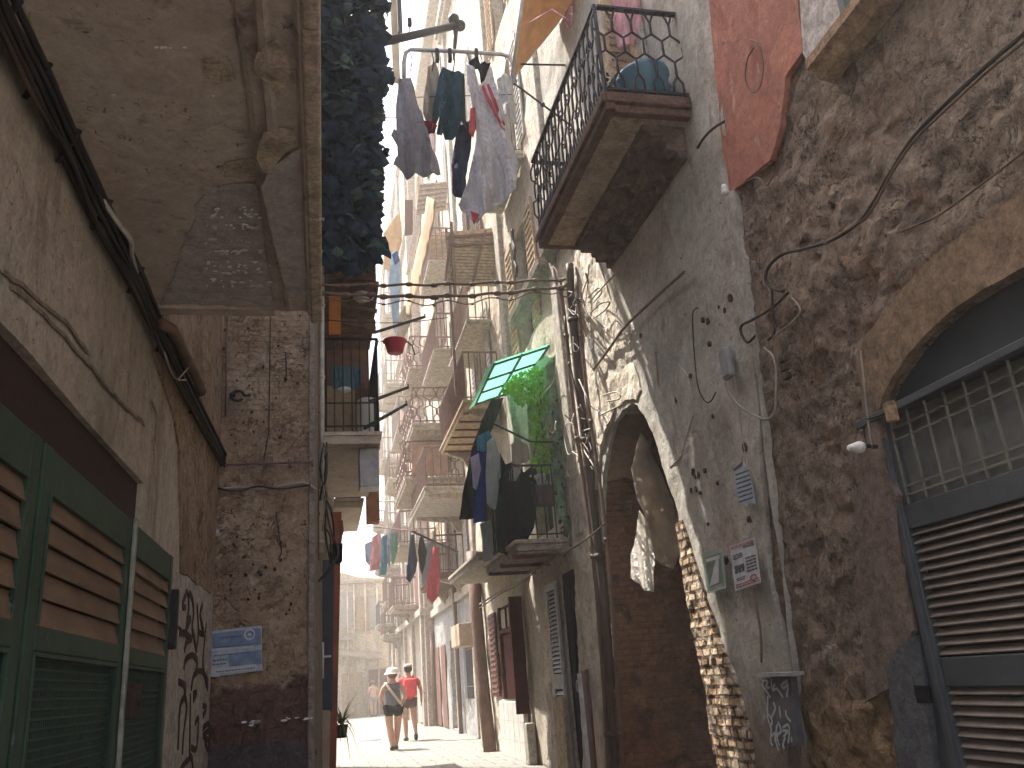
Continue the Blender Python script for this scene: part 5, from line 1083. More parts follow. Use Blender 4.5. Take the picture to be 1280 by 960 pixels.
mb = MB(); q = onY(683, 620, 11.4); mb.prism([(q.x-.14, 11.3, q.z-.12), (q.x+.14, 11.3, q.z-.12), (q.x+.18, 11.3, q.z+.14), (q.x-.18, 11.3, q.z+.14)], (0, .26, 0)); mb.build('pot', M['pipe_dark'], fb_)
mb = MB(); rr = random.Random(3)
for k in range(40): leafshape(mb, V((q.x-.06+rr.gauss(0, .07), 11.4, q.z+.24+rr.gauss(0, .05))), rr.uniform(.05, .08), V((rr.gauss(0, 1), rr.gauss(-1, .5), rr.gauss(0, 1))).normalized(), V((0, .1, 1)), LF)
mb.build('blooms', M['c_palegrey'], fb_)
mb = MB(); a = onY(618, 530, 11.05); b = onY(663, 552, 11.05); c = onY(705, 553, 11.15); mb.tube([a, b, c], .016, 6); mb.build('drying_rail', M['iron'], None, True, 'dark bent drying rail under the green canopy', 'rail')
GR = 'laundry on the green canopy balcony'
cl = [('drop_cloth', [(614, 500), (630, 497), (618, 530), (606, 555), (598, 600), (592, 648), (574, 650), (578, 622), (590, 560), (602, 525)], 12.6, 'c_darkgreen', 'long dark green-black cloth hanging outermost under the green canopy'),
      ('hanging_shirt', [(592, 566), (601, 550), (612, 552), (613, 580), (610, 620), (607, 652), (592, 654), (594, 610), (588, 590)], 12.3, 'c_blue', 'bright blue shirt hanging below the green canopy'),
      ('hanging_shirt', [(597, 545), (612, 538), (617, 552), (606, 566), (597, 562)], 12.25, 'c_cyan', 'small cyan top at the shoulder of the blue shirt'),
      ('hanging_shirt', [(588, 572), (598, 566), (601, 585), (596, 612), (591, 610)], 12.2, 'c_lilac', 'narrow lilac-white garment in front of the blue shirt'),
      ('hanging_shirt', [(608, 552), (617, 545), (622, 560), (627, 575), (626, 628), (618, 638), (609, 630), (607, 590)], 12.1, 'c_palegrey', 'long pale grey shirt hanging right of the blue one'),
      ('hanging_trousers', [(625, 566), (632, 580), (640, 577), (655, 590), (668, 580), (674, 596), (672, 625), (668, 660), (650, 690), (634, 694), (621, 690), (619, 640), (626, 600)], 11.75, 'c_darkgreen', 'dark green heap of trousers over the balcony railing under the canopy'),
      ('hanging_shirt', [(637, 585), (647, 578), (651, 590), (645, 602), (634, 600)], 11.6, 'c_palegrey', 'small pale cloth lying on the dark trousers'),
      ('hanging_shirt', [(639, 555), (648, 549), (660, 556), (662, 575), (648, 582), (640, 578)], 11.5, 'c_beige', 'beige shirt collar hung high on the drying rail'),
      ('hanging_trousers', [(600, 655), (613, 650), (618, 670), (616, 700), (604, 702)], 12.9, 'c_palegrey', 'pale grey strip of cloth below the pale grey shirt'),
      ('hanging_trousers', [(618, 640), (634, 636), (638, 696), (622, 698)], 12.5, 'c_taupe', 'taupe trousers below the dark green heap')]
for nm, px, Y, mt, lab in cl: cloth(nm, px, Y=Y, mat=M[mt], label=lab, group=GR, ripple=.03, n=5, step=.05)
# low slab over the maroon window, and balconies farther on
rbal(RC, XR, .78, 14.0, 17.4, 3.2, 'trim_pale', None, lab='low bare stone balcony slab over the maroon window', brk=False)
rbal(RC, XR, .72, 14.8, 18.2, 6.15, 'tan_wood', 'iron_brown', lab='plank-bottomed balcony above the green canopy', ornate=False, sp=.12, r=.014)
mb = MB()
for i in range(6): mb.bar((2.6, 15.1+i*.55, 6.13), (3.28, 15.1+i*.55, 6.13), .05, .03)
mb.build('joist', M['brown_wood'], RC)
mb = MB(); xs = xzY([(558, 290), (615, 285), (629, 357), (558, 357)], 14.5); mb.prism([V((x, 14.5, z)) for x, z in xs], (0, .03, 0)); z0 = min(p[1] for p in xs); x0 = xs[0][0]
z = z0+.03
while z < xs[0][1]-.04: mb.bar((x0+.02, 14.488, z), (3.27, 14.488, z), .02, .045); z += .07
sp_ = mb.build('slatted_screen', M['tan_wood'], RC, label='tan slatted screen closing the end of a high balcony')
mb = MB()
for (p, q) in (((558, 297), (616, 292)), ((562, 308), (616, 303)), ((563, 293), (556, 357)), ((607, 288), (590, 357))):
    a, b = onY(p[0], p[1], 14.44), onY(q[0], q[1], 14.44); mb.bar(a, b, .04, .05)
mb.build('frame', M['brown_wood'], sp_)
mb = MB(); mb.bar((2.47, 14.45, 8.3), (2.47, 14.45, 9.9), .06, .06, (1, 0, 0)); mb.bar((2.40, 14.55, 6.3), (2.38, 14.55, 9.8), .05, .05, (1, 0, 0)); mb.build('pipe_post', M['iron_brown'], RC)
# ------------------------------------------------------------------ blue-white house and the far row
RD = thing('blue_white_house', 'pale blue-white house past the brown corner pipe, with a dark doorway', 'house', (3.7, 24, 0)); XD = 3.7
dd = [(19.75, 21.1, .05, 2.55), (25.2, 26.3, .05, 2.5)]; du = [(y, y+1.0, z, z+2.2) for z in (4.1, 7.5, 11.2, 14.8, 18.2) for y in (20.6, 24.2, 27.6)]
mb = MB(); skin(mb, 'X', XD, dens([(18.9, 0), (30, 0), (30, 3.7), (18.9, 3.7)], .5), [quadhole(*d) for d in dd], step=.3, amp=.05, freq=1.4, depth=.24); mb.box(XD+.23, 9, 18.9, 30, 0, 3.7); mb.build('lower_wall', M['far_blue'], RD)
mb = MB(); skin(mb, 'X', XD-.02, dens([(18.9, 3.7), (30, 3.7), (30, 22), (18.9, 22)], .5), [quadhole(*d) for d in du], step=.35, amp=.05, freq=1.4, depth=.26); mb.box(XD+.23, 9, 18.9, 30, 3.7, 22); mb.build('upper_wall', M['far_cream'], RD)
mb = MB(); mb.box(XD+.15, XD+.18, *dd[0]); mb.build('door', M['door_blue'], RD); mb = MB(); mb.box(XD+.15, XD+.18, *dd[1]); mb.build('door', M['grey_shutter'], RD)
for i, (y0, y1, z0, z1) in enumerate(du): win(RD, XD-.02, y0, z0, y1-y0, z1-z0, ['grey_shutter', 'brown_wood', 'tan_wood'][i % 3])
mb = MB(); mb.bbox(XD-.09, XD-.01, 21.5, 21.75, 0, 3.6, .02); mb.bbox(XD-.09, XD-.01, 24.6, 24.85, 0, 3.6, .02); mb.bbox(XD-.12, XD, 19.0, 30, 3.45, 3.7, .03); mb.build('pilaster', M['trim_pale'], RD)
mb = MB()
for k in range(12): mb.tube([(XD-.05, 22.0+k*.11, .9), (XD-.05, 22.0+k*.11, 2.4)], .012, 4)
mb.bar((XD-.05, 21.95, 1.2), (XD-.05, 23.3, 1.2), .03, .02); mb.bar((XD-.05, 21.95, 2.1), (XD-.05, 23.3, 2.1), .03, .02); mb.build('window_grille', M['iron_grey'], RD)
mb = MB(); mb.tube([(XD-.1, 24.2, 0), (XD-.1, 24.2, 3.9)], .06, 8); mb.build('red_pipe', M['pipe_brown'], RD, True)
for y, z in ((27.2, .05), (28.7, .05)):
    mb = MB(); mb.box(XD-.04, XD-.005, y, y+1.0, z, z+2.4); mb.build('door', M['brown_wood'], RD)
mb = MB(); mb.box(XD-.07, XD-.01, 22.9, 23.3, .9, 2.4); mb.build('wall_niche', M['c_midblue'] if False else M['door_blue'], RD)
mb = MB(); a, b = onY(573, 779, 20), onY(596, 806, 20); mb.bbox(a.x, XD-.03, 20, 21.3, b.z, a.z, .02); mb.build('awning_box', M['board_tan'], RD, label='beige boxed awning over the dark doorway')
mb = MB(); mb.tube([onX(540, 790, 3.6), onX(542, 850, 3.6), onX(545, 905, 3.6)], .08, 8); mb.tube([onX(527, 760, 3.6), onX(530, 830, 3.6), onX(534, 905, 3.6)], .06, 8); mb.build('drain_pipe', M['pipe_brown'], RD, True)
mb = MB(); mb.bbox(XD-.4, XD+.1, 18.9, 30, 21.9, 22.3, .04); mb.build('cornice', M['trim_pale'], RD)
b3_ = rbal(RD, XD, .8, 22.6, 26.2, 3.95, 'fascia', 'iron_grey', lab='far balcony with a dark edge where the red cloth hangs', r=.014, sp=.2)
rbal(RD, XD, 1.35, 16.6+3, 23, 5.6, 'trim_pale', 'iron_brown', sp=.18, r=.016, lab='deep pale balcony with a rusty railing above the red cloth')
rbal(RD, XD, 1.45, 20.8, 24.2, 7.55, 'trim_pale', 'iron_brown', sp=.17, r=.018, ornate=True, lab='balcony with an ornate rusty railing behind the red basin')
rbal(RD, XD, 1.6, 21.6, 25, 6.3, 'stone_trim', 'iron_brown', sp=.17, r=.018, ornate=True, brk=False)
rbal(RD, XD, 1.1, 20.4, 23.4, 12.9, 'tan_wood', 'iron_pale', sp=.2, r=.02, brk=False, lab='small high balcony with a tan grille railing')
rbal(RC, XR, .5, 15.1, 17.6, 8.0, 'trim_pale', 'iron_brown', sp=.14, r=.012, th=.08, brk=False)
rbal(RC, XR, .55, 11.6, 13.4, 9.5, 'trim_pale', 'iron_grey', sp=.14, r=.011, th=.1, brk=False)
rbal(RD, XD, .95, 19.6, 22.6, 9.2, 'trim_pale', 'iron_brown', sp=.15, r=.016, th=.09, brk=False)
rbal(RD, XD, 1.25, 22.8, 25.6, 9.9, 'stone_trim', 'iron_brown', sp=.17, r=.018, th=.09, brk=False, ornate=True)
rbal(RD, XD, 1.5, 24.4, 27, 8.6, 'trim_pale', 'iron_pale', sp=.2, r=.02, th=.09, brk=False)
rbal(RD, XD, 1.0, 19.4, 21.4, 11.6, 'trim_pale', 'iron_brown', sp=.16, r=.016, th=.08, brk=False)
rbal(RD, XD, .9, 23.5, 26, 14.6, 'trim_pale', 'iron_pale', sp=.2, r=.018, th=.09, brk=False)
rbal(RD, XD, 1.5, 25.2, 28.4, 5.2, 'stone_trim', 'iron_brown', sp=.2, r=.018, th=.1, brk=False)
mb = MB(); a, b = onY(497, 505, 21.5), onY(546, 545, 21.5); mb.box(2.26, 3.2, 21.52, 21.55, 6.5, 7.4); mb.build('red_screen', M['faded_red'], RD, label='faded red screen fixed to an ornate balcony')
RE = thing('far_cream_house', 'far sunlit cream house row rising to the sky at the end of the right side', 'house', (3.4, 38, 0)); XE = 3.4
mb = MB(); mb.box(XE, 9, 30.02, 46.5, 0, 24); mb.build('wall', M['far_pink'], RE)
mb = MB()
for k, y in enumerate((30.3, 33.6, 36.9, 40.2, 43.5, 46.1)): mb.bbox(XE-.12, XE+.05, y, y+.35, 0, 24, .02)
for z in (3.6, 7.2, 11, 15, 19, 23.6): mb.bbox(XE-.16, XE+.04, 30.05, 46.5, z, z+.25, .03)
mb.build('stone_band', M['trim_pale'], RE)
for i, y in enumerate((31.4, 34.8, 38.1, 41.4, 44.4)):
    for j, z in enumerate((0.1, 4.0, 7.6, 11.4, 15.4, 19.3)):
        m_ = MB(); m_.box(XE-.05, XE-.005, y, y+1.2, z, z+2.3); f = m_.build('window', M[['grey_shutter', 'brown_wood', 'tan_wood', 'glass_dark'][(i*2+j) % 4]], RE)
for y, z, d, rl in ((32.0, 4.0, .9, 'iron_brown'), (36.5, 4.6, .85, 'iron_brown'), (41, 4.0, .9, 'iron_grey'), (34.0, 7.3, .9, 'iron_pale'), (39, 6.4, 1.0, 'iron_pale'), (31.2, 8.6, 1.0, 'iron_brown'), (36, 10.6, .9, 'iron_pale'), (42, 9.0, .9, 'iron_pale'), (31.5, 12.5, 1.0, 'iron_pale'), (37, 14, .9, 'iron_pale'), (33, 16.2, .9, 'iron_pale'), (39, 3.4, .8, 'iron_brown')):
    rbal(RE, XE, d, y, y+2.4, z, 'trim_pale' if rl != 'iron_brown' else 'stone_trim', rl, sp=.3, r=.022)
EW = thing('end_house', 'pale low house closing the far end of the street', 'house', (0, 48, 0))
mb = MB(); skin(mb, 'Y', 48, dens([(-6, 0), (3.4, 0), (3.4, 7.1), (1.9, 7.2), (.9, 7.5), (.4, 6.9), (-6, 7)], .5), step=.4, amp=.12, freq=1, depth=.3); mb.box(-6, 3.3, 48.25, 54, 0, 6.9); mb.build('wall', M['end_wall'], EW)
mb = MB(); mb.box(-6, 3.3, 47.8, 48.2, 6.85, 7.0); mb.box(.7, 1.7, 47.7, 48.1, 3.9, 4.1); mb.build('stone_band', M['trim_pale'], EW)
for x, z, w, h, mt in ((.95, 4.6, .5, 1.7, 'grey_shutter'), (1.8, 4.4, .5, 1.6, 'tan_wood'), (2.5, 4.5, .5, 1.6, 'grey_shutter'), (1.0, .1, .9, 2.0, 'tan_wood'), (2.4, .1, .8, 2.1, 'brown_wood'), (-.5, 4.4, .7, 1.7, 'grey_shutter')):
    m_ = MB(); m_.box(x, x+w, 47.84, 47.88, z, z+h); m_.box(x-.08, x+w+.08, 47.85, 47.9, z-.08, z+h+.1); m_.build('window', M[mt], EW)
mb = MB(); mb.prism([(.5, 47.4, 3.15), (3.0, 47.4, 2.75), (3.0, 47.9, 3.0), (.5, 47.9, 3.4)], (0, 0, .1)); mb.build('sloping_canopy', M['stone_trim'], EW)
mb = MB()
for x in (1.25, 1.6, 2.2, 2.85): mb.tube([(x, 47.8, 0), (x, 47.8, 6.8)], .05, 6)
mb.build('drain_pipe', M['pipe_cream'], EW, True)
LW = thing('garden_house', 'low pale house set back on the far left of the street', 'house', (-7, 33, 0))
mb = MB(); mb.box(-12, -7, 20, 47.5, 0, 6.5); mb.build('wall', M['far_cream'], LW)
for i in range(6):
    mb = MB(); mb.box(-7.0, -6.95, 22+i*4, 23.1+i*4, 1 if i % 2 else .05, 2.6); mb.build('window', M['brown_wood'], LW)
# ------------------------------------------------------------------ laundry rack high in the alley
rk = thing('laundry_rack', 'metal laundry rack on arms high across the alley, hung with clothes', 'rack', onY(640, 110, 9))
mb = MB(); P = [(505, 97), (505, 78), (507, 66), (513, 62), (570, 64), (628, 68), (637, 71), (641, 80), (643, 105)]
mb.tube([onY(p[0], p[1], 9) for p in P], .028, 8); mb.build('bent_rail', M['galv'], rk, True)
mb = MB()
for i, (y, z) in enumerate(((9, 118), (9.05, 152), (9.1, 186))):
    a = onY(505+i*12, z+4, y); b = onY(640+i*4, z, y); mb.tube([a, b], .006, 4) if i == 0 else None
a = onY(642, 104, 9); mb.tube([a, V((3.28, 9.1, a.z-.55))], .014, 6); mb.ball(a.lerp(V((3.28, 9.1, a.z-.55)), .5), .035, 5)
a = onY(641, 80, 9); mb.tube([a, V((3.28, 9.05, a.z+.1))], .014, 6); mb.build('support_arm', M['iron'], rk, True)
mb = MB()
for x in (546, 562, 595): q = onY(x, 66, 9); mb.bbox(q.x-.025, q.x+.025, 8.96, 9.04, q.z-.14, q.z+.05, .008)
for x in (513, 540, 566, 584, 600, 630): q = onY(x, 66, 9); mb.tube([q, q+V((.02, 0, -.12)), q+V((-.01, 0, -.3))], .008, 4)
mb.build('clip', M['iron'], rk)
GT = 'laundry on the high rack'
top = [('hanging_shirt', [(499, 96), (514, 98), (520, 120), (527, 140), (530, 158), (535, 175), (544, 190), (552, 214), (546, 222), (530, 219), (519, 222), (507, 220), (499, 210), (494, 212), (491, 206), (498, 196), (497, 180), (490, 178), (488, 173), (496, 160), (495, 130)], 8.9, 'c_grey', 'long grey ruffled dress hanging leftmost on the high rack'),
       ('hanging_shirt', [(535, 84), (545, 76), (549, 90), (549, 130), (545, 150), (534, 152), (527, 148), (530, 125)], 9.0, 'c_beige', 'beige garment hanging between the grey dress and the teal shorts'),
       ('hanging_rag', [(528, 150), (541, 153), (546, 160), (543, 168), (533, 165)], 8.95, 'c_maroon', 'small dark red rag peeping out below the beige garment'),
       ('hanging_shorts', [(552, 84), (568, 88), (581, 92), (583, 130), (585, 158), (576, 152), (571, 172), (553, 170), (551, 176), (546, 166), (548, 150), (540, 162), (543, 130), (547, 100)], 8.95, 'c_teal', 'dark teal shorts pegged near the middle of the high rack'),
       ('hanging_trousers', [(570, 160), (584, 152), (590, 150), (588, 190), (583, 220), (584, 240), (578, 252), (572, 246), (566, 238), (565, 205)], 9.1, 'c_navy', 'narrow navy trousers hanging behind the big grey sheet'),
       ('hanging_sheet', [(583, 78), (592, 84), (600, 106), (608, 98), (614, 84), (622, 120), (634, 150), (640, 175), (647, 205), (644, 240), (626, 252), (606, 270), (592, 283), (584, 262), (572, 258), (586, 225), (594, 180), (592, 140), (584, 110)], 8.8, 'c_sheet', 'big pale grey sheet with red stripes hanging rightmost on the high rack'),
       ('hanging_shirt', [(586, 76), (596, 72), (600, 80), (606, 74), (613, 80), (608, 92), (604, 108), (598, 96), (590, 86)], 8.85, 'c_black', 'small dark grey top tucked over the big sheet'),
       ('hanging_shirt', [(622, 98), (632, 92), (641, 100), (646, 130), (648, 152), (640, 150), (634, 160), (628, 140)], 9.05, 'c_white', 'crumpled white shirt at the right end of the high rack')]
for nm, px, Y, mt, lab in top: cloth(nm, px, Y=Y, mat=M[mt], label=lab, group=GT, ripple=.08, n=4.5 if nm != 'hanging_sheet' else 2.6, step=.035)
sh = [o for o in bpy.data.objects if o.get('label', '').startswith('big pale grey sheet')][0]
for px in ([(602, 108), (605, 106), (619, 138), (632, 163), (628, 161), (614, 137)], [(608, 106), (611, 105), (622, 132), (632, 156), (629, 155), (617, 131)], [(588, 135), (594, 134), (595, 160), (592, 172), (586, 165)], [(588, 264), (600, 268), (592, 281)]):
    o = cloth('stripe', px, Y=8.72, mat=M['c_redstripe'], cat=None, parent=sh, ripple=.012, step=.04, jagamp=.005)
# dark pole with fittings from the left
lamp_ = thing('dark_pole', 'thick dark pole jutting up across the sky from behind the ivy', 'pole', onY(488, 50, 10.5))
mb = MB(); a, b = onY(478, 53, 10.4), onY(577, 30, 11.3); mb.tube([a, b], .066, 10); mb.build('shaft', M['iron'], lamp_, True)
mb = MB(); mb.ball(onY(567, 24, 11.2), .10, 6); mb.ball(onY(575, 32, 11.2), .10, 6); mb.tube([onY(570, 20, 11.2), onY(569, 50, 11.2), onY(567, 75, 11.2)], [.05, .04, .015], 7); mb.build('end_fitting', M['iron'], lamp_, True)
mb = MB(); c = onY(512, 28, 10.7); mb.tube([onY(515, -20, 10.7), onY(512, 20, 10.7)], .008, 4); mb.bbox(c.x-.035, c.x+.035, 10.66, 10.74, c.z-.07, c.z+.07, .015); mb.tube([c+V((0, 0, -.07)), onY(511, 44, 10.7)], .01, 4); mb.build('hanging_weight', M['iron'], None, label='small dark weight on a cord against the sky', cat='weight')
for p, q, lab in (((474, 146), (486, 147), 'short dark pipe end sticking out of the ivy'),): mb = MB(); mb.tube([onY(p[0]-8, p[1], 9.6), onY(q[0]-4, q[1], 9.6)], .055, 8); mb.tube([onY(q[0]-5, q[1]+0, 9.6), onY(497, 147, 9.6)], .008, 4); mb.build('pipe_end', M['iron_grey'], None, True, lab, 'pipe')
# orange-brown awning at the top
oa = thing('brown_awning', 'orange-brown awning sloping down at the top, right of the high laundry rack', 'awning', onX(680, 40, 3.28))
A1, B1, C1, D1 = onX(656, -25, 2.5), onX(640, 98, 2.5), onX(697, 28, 3.26), onX(735, -25, 3.26)
mb = MB(); mb.add([A1, B1, C1, D1], [(0, 1, 2, 3)]); o = mb.build('awning_cloth', M['awning_orange'], oa); m_ = o.modifiers.new('t', 'SOLIDIFY'); m_.thickness = .015
mb = MB(); mb.tube([A1, B1], .03, 6); mb.tube([B1, C1], .02, 6); mb.build('awning_bar', M['pipe_pale'], oa, True)
mb = MB(); c = onX(712, 26, 2.6)
for k in range(3): mb.tube([c+V((0, .12*math.cos(t)*(.6+.2*k), .08*math.sin(t)+.03*k)) for t in [i*.7 for i in range(10)]], .008, 4)
mb.tube([onX(640, 40, 2.6), onX(690, 12, 2.6), c], .01, 4); mb.build('pegs_on_wire', M['c_pink'], None, True, 'pink bundle of pegs and wire by the corner of the wrought iron balcony', 'pegs')
# upper far bits
cloth('orange_awning', [(534, 246), (545, 250), (541, 285), (523, 360), (512, 394), (504, 392), (515, 340), (529, 280)], X=2.15, mat=M['awning_yellow'], label='long narrow tan-orange awning slanting down the far right row', cat='awning', ripple=.02, n=2, step=.3, jagamp=.01)
cloth('orange_awning', [(479, 292), (500, 262), (503, 300), (497, 322), (490, 340), (480, 336)], Y=22, mat=M['awning_yellow'], label='bright orange awning flap at the left edge of the far row', cat='awning', ripple=.03, n=2, step=.15)
cloth('hanging_sheet', [(489, 318), (494, 312), (500, 326), (501, 360), (498, 400), (494, 420), (490, 396), (486, 350)], Y=19.5, mat=M['c_sky'], label='long pale blue sheet hanging below the orange flap', cat='laundry', ripple=.03, n=4, step=.1)
cloth('hanging_shirt', [(490, 318), (497, 313), (500, 326), (494, 332)], Y=19.4, mat=M['c_midblue'], label='small strong blue garment at the top of the pale blue sheet', cat='laundry', ripple=.02, step=.08)
cloth('hanging_sheet', [(496, 400), (512, 370), (515, 400), (503, 428), (496, 432)], Y=20.5, mat=M['c_beige'], label='ochre cloth hanging under the far narrow awning', cat='laundry', ripple=.03, n=4, step=.1)
mb = MB(); xs = xzY([(506, 250), (516, 250), (516, 292), (506, 294)], 23); mb.prism([V((x, 23, z)) for x, z in xs], (0, .06, 0)); mb.build('red_shutter', M['maroon'], None, label='small dark red shutter high in the far row beside the orange awnings', cat='shutter')
gx = thing('window_grille', 'tan slatted window grille high in the far row above the narrow awning', 'grille', onY(542, 268, 20.3))
xs = xzY([(524, 232), (560, 229), (557, 262), (520, 268)], 20.3); mb = MB(); mb.prism([V((x, 20.3, z)) for x, z in xs], (0, .05, 0)); mb.build('panel', M['iron_pale'], gx)
mb = MB()
for k in range(7): t = k/6; mb.bar(V((xs[3][0]*t+xs[0][0]*(1-t), 20.27, xs[3][1]*t+xs[0][1]*(1-t))), V((xs[2][0]*t+xs[1][0]*(1-t), 20.27, xs[2][1]*t+xs[1][1]*(1-t))), .04, .05)
mb.build('slats', M['stone_trim'], gx)
cable('hanging_chain', [onX(p[0], p[1], 3.1) for p in ((641, 286), (641, 300), (644, 312), (643, 324), (646, 336), (645, 346))], .03, M['wire'], 'short dark chain hanging on the sunlit cream wall', 'chain')
# red basin on the pole
rb = thing('red_basin', 'red plastic basin hung on the railing above the left drying poles', 'basin', onY(494, 442, 12.2)); c = onY(494, 441, 12.2)
mb = MB(); mb.lathe(c, [(.001, .0), (.12, .0), (.165, .17), (.19, .185), (.19, .20), (.16, .19), (.112, .02), (.001, .02)], 18); mb.build('bowl', M['plastic_red'], rb, True)
mb = MB(); mb.tube([c+V((-.19, 0, .19)), c+V((-.25, 0, .2)), c+V((-.28, 0, .1))], .01, 5); mb.tube([c+V((.19, 0, .19)), c+V((.27, .0, .12)), c+V((.30, 0, -.03))], .012, 5); mb.build('hook', M['maroon'], rb, True)
# laundry farther down the street
lt = thing('drying_pole', 'thin dark drying pole over the middle of the street carrying navy clothes', 'pole', onY(545, 680, 20))
mb = MB(); mb.tube([onY(515, 664, 19), onY(545, 678, 20.5), onY(572, 690, 22)], .03, 6); mb.build('pole', M['iron'], lt, True)
cable('clothes_line', [onY(458, 658, 24), onY(480, 660, 24), onY(500, 662, 23.6), onY(522, 664, 23)], .015, M['wire_brown'], 'thin clothes line over the street carrying pastel laundry', 'line')
GF = 'laundry over the far street'
far = [('hanging_shirt', [(456, 680), (464, 676), (467, 690), (463, 708), (457, 702)], 24.2, 'c_lightblue', 'pale blue garment leftmost on the far clothes line'),
       ('hanging_shirt', [(465, 672), (475, 664), (479, 684), (474, 712), (461, 714), (464, 695)], 24, 'c_pink', 'pink dress on the far clothes line'),
       ('hanging_trousers', [(477, 670), (485, 668), (487, 690), (482, 719), (474, 718), (477, 695)], 23.8, 'c_sea', 'sea-blue trousers on the far clothes line'),
       ('hanging_shirt', [(488, 668), (497, 664), (497, 690), (492, 706), (487, 700)], 23.6, 'c_green', 'pale green shirt rightmost on the far clothes line'),
       ('hanging_shirt', [(484, 664), (489, 664), (490, 690), (486, 712), (484, 700)], 23.7, 'c_lilac', 'lilac strip of cloth between the trousers and the green shirt'),
       ('hanging_shirt', [(513, 668), (517, 668), (522, 700), (519, 716), (513, 728), (508, 724), (510, 695)], 19.5, 'c_navy', 'narrow navy garment on the dark drying pole'),
       ('hanging_shirt', [(524, 672), (529, 670), (534, 690), (532, 705), (528, 718), (525, 712), (522, 690)], 20, 'c_black', 'black T-shirt on the dark drying pole'),
       ('hanging_sheet', [(542, 682), (549, 684), (550, 720), (548, 745), (541, 755), (534, 748), (532, 728), (538, 705)], 21, 'c_red', 'crimson sheet hanging from the far end of the dark drying pole')]
for nm, px, Y, mt, lab in far: cloth(nm, px, Y=Y, mat=M[mt], label=lab, group=GF, ripple=.05, n=3, step=.1, jagamp=.02)
# ------------------------------------------------------------------ wall plant, manhole
wp = thing('spiky_plant', 'spiky-leaved pot plant fixed to the wall beside the red post', 'plant', onY(428, 925, 14.2)); c = onY(427, 918, 14.2)
mb = MB(); mb.lathe(c-V((0, 0, .05)), [(.001, 0), (.07, 0), (.10, .18), (.11, .19), (.09, .19), (.001, .16)], 12); mb.tube([c, c+V((-.18, .1, -.02))], .012, 5); mb.build('pot', M['pipe_dark'], wp, True)
mb = MB(); rr = random.Random(17)
for k in range(46):
    a = rr.uniform(0, 6.28); l = rr.uniform(.35, .75); up = rr.uniform(.25, 1.2); p = [c+V((0, 0, .13))]
    for i in range(1, 6): t = i/5; p.append(c+V((math.cos(a)*l*t*.45, math.sin(a)*l*t*.45, .13+l*(up*t-.85*t*t*(1.5-up)))))
    for i in range(5):
        w0, w1 = .018*(1-i/5.2), .018*(1-(i+1)/5.2); s = V((-math.sin(a), math.cos(a), .2))
        mb.add([p[i]-s*w0, p[i]+s*w0, p[i+1]+s*w1, p[i+1]-s*w1], [(0, 1, 2, 3)])
mb.build('leaves', M['leaf_spike'], wp)
mb = MB(); q = onZ(463, 926, 0); mb.lathe((q.x, q.y, .006), [(.001, .012), (.28, .012), (.30, .004), (.31, .0)], 20); mb.build('manhole_cover', M['iron_grey'], None, label='round dark manhole cover in the sunlit paving', cat='manhole cover')
# ------------------------------------------------------------------ people
def skinned(name, pts, edges, mat, parent, sub=1, extra=None, sx=1.0):
    """pts: name -> ((x,y,z), radius[, radius2]); edges: name pairs; first point is the root"""
    ks = list(pts); me = bpy.data.meshes.new('tmp'); me.from_pydata([pts[k][0] for k in ks], [(ks.index(a), ks.index(b)) for a, b in edges], [])
    o = bpy.data.objects.new('tmp', me); COL.objects.link(o)
    md = o.modifiers.new('s', 'SKIN'); md.use_smooth_shade = True
    for i, k in enumerate(ks):
        r = pts[k][1]; r2 = pts[k][2] if len(pts[k]) > 2 else r
        me.skin_vertices[0].data[i].radius = (r, r2); me.skin_vertices[0].data[i].use_root = (i == 0)
    s_ = o.modifiers.new('u', 'SUBSURF'); s_.levels = s_.render_levels = sub
    bpy.context.view_layer.update(); dg = bpy.context.evaluated_depsgraph_get()
    nm = bpy.data.meshes.new_from_object(o.evaluated_get(dg)); bpy.data.objects.remove(o)
    if extra:
        bm = bmesh.new(); bm.from_mesh(nm); vs = [bm.verts.new(v) for v in extra.v]
        for f in extra.f:
            try: bm.faces.new([vs[i] for i in f]).smooth = True
            except ValueError: pass
        bm.to_mesh(nm); bm.free()
    nm.name = name; nm.materials.clear(); nm.materials.append(mat); nm.polygons.foreach_set('use_smooth', [True]*len(nm.polygons))
    o2 = bpy.data.objects.new(name, nm); COL.objects.link(o2); o2.parent = parent; return o2
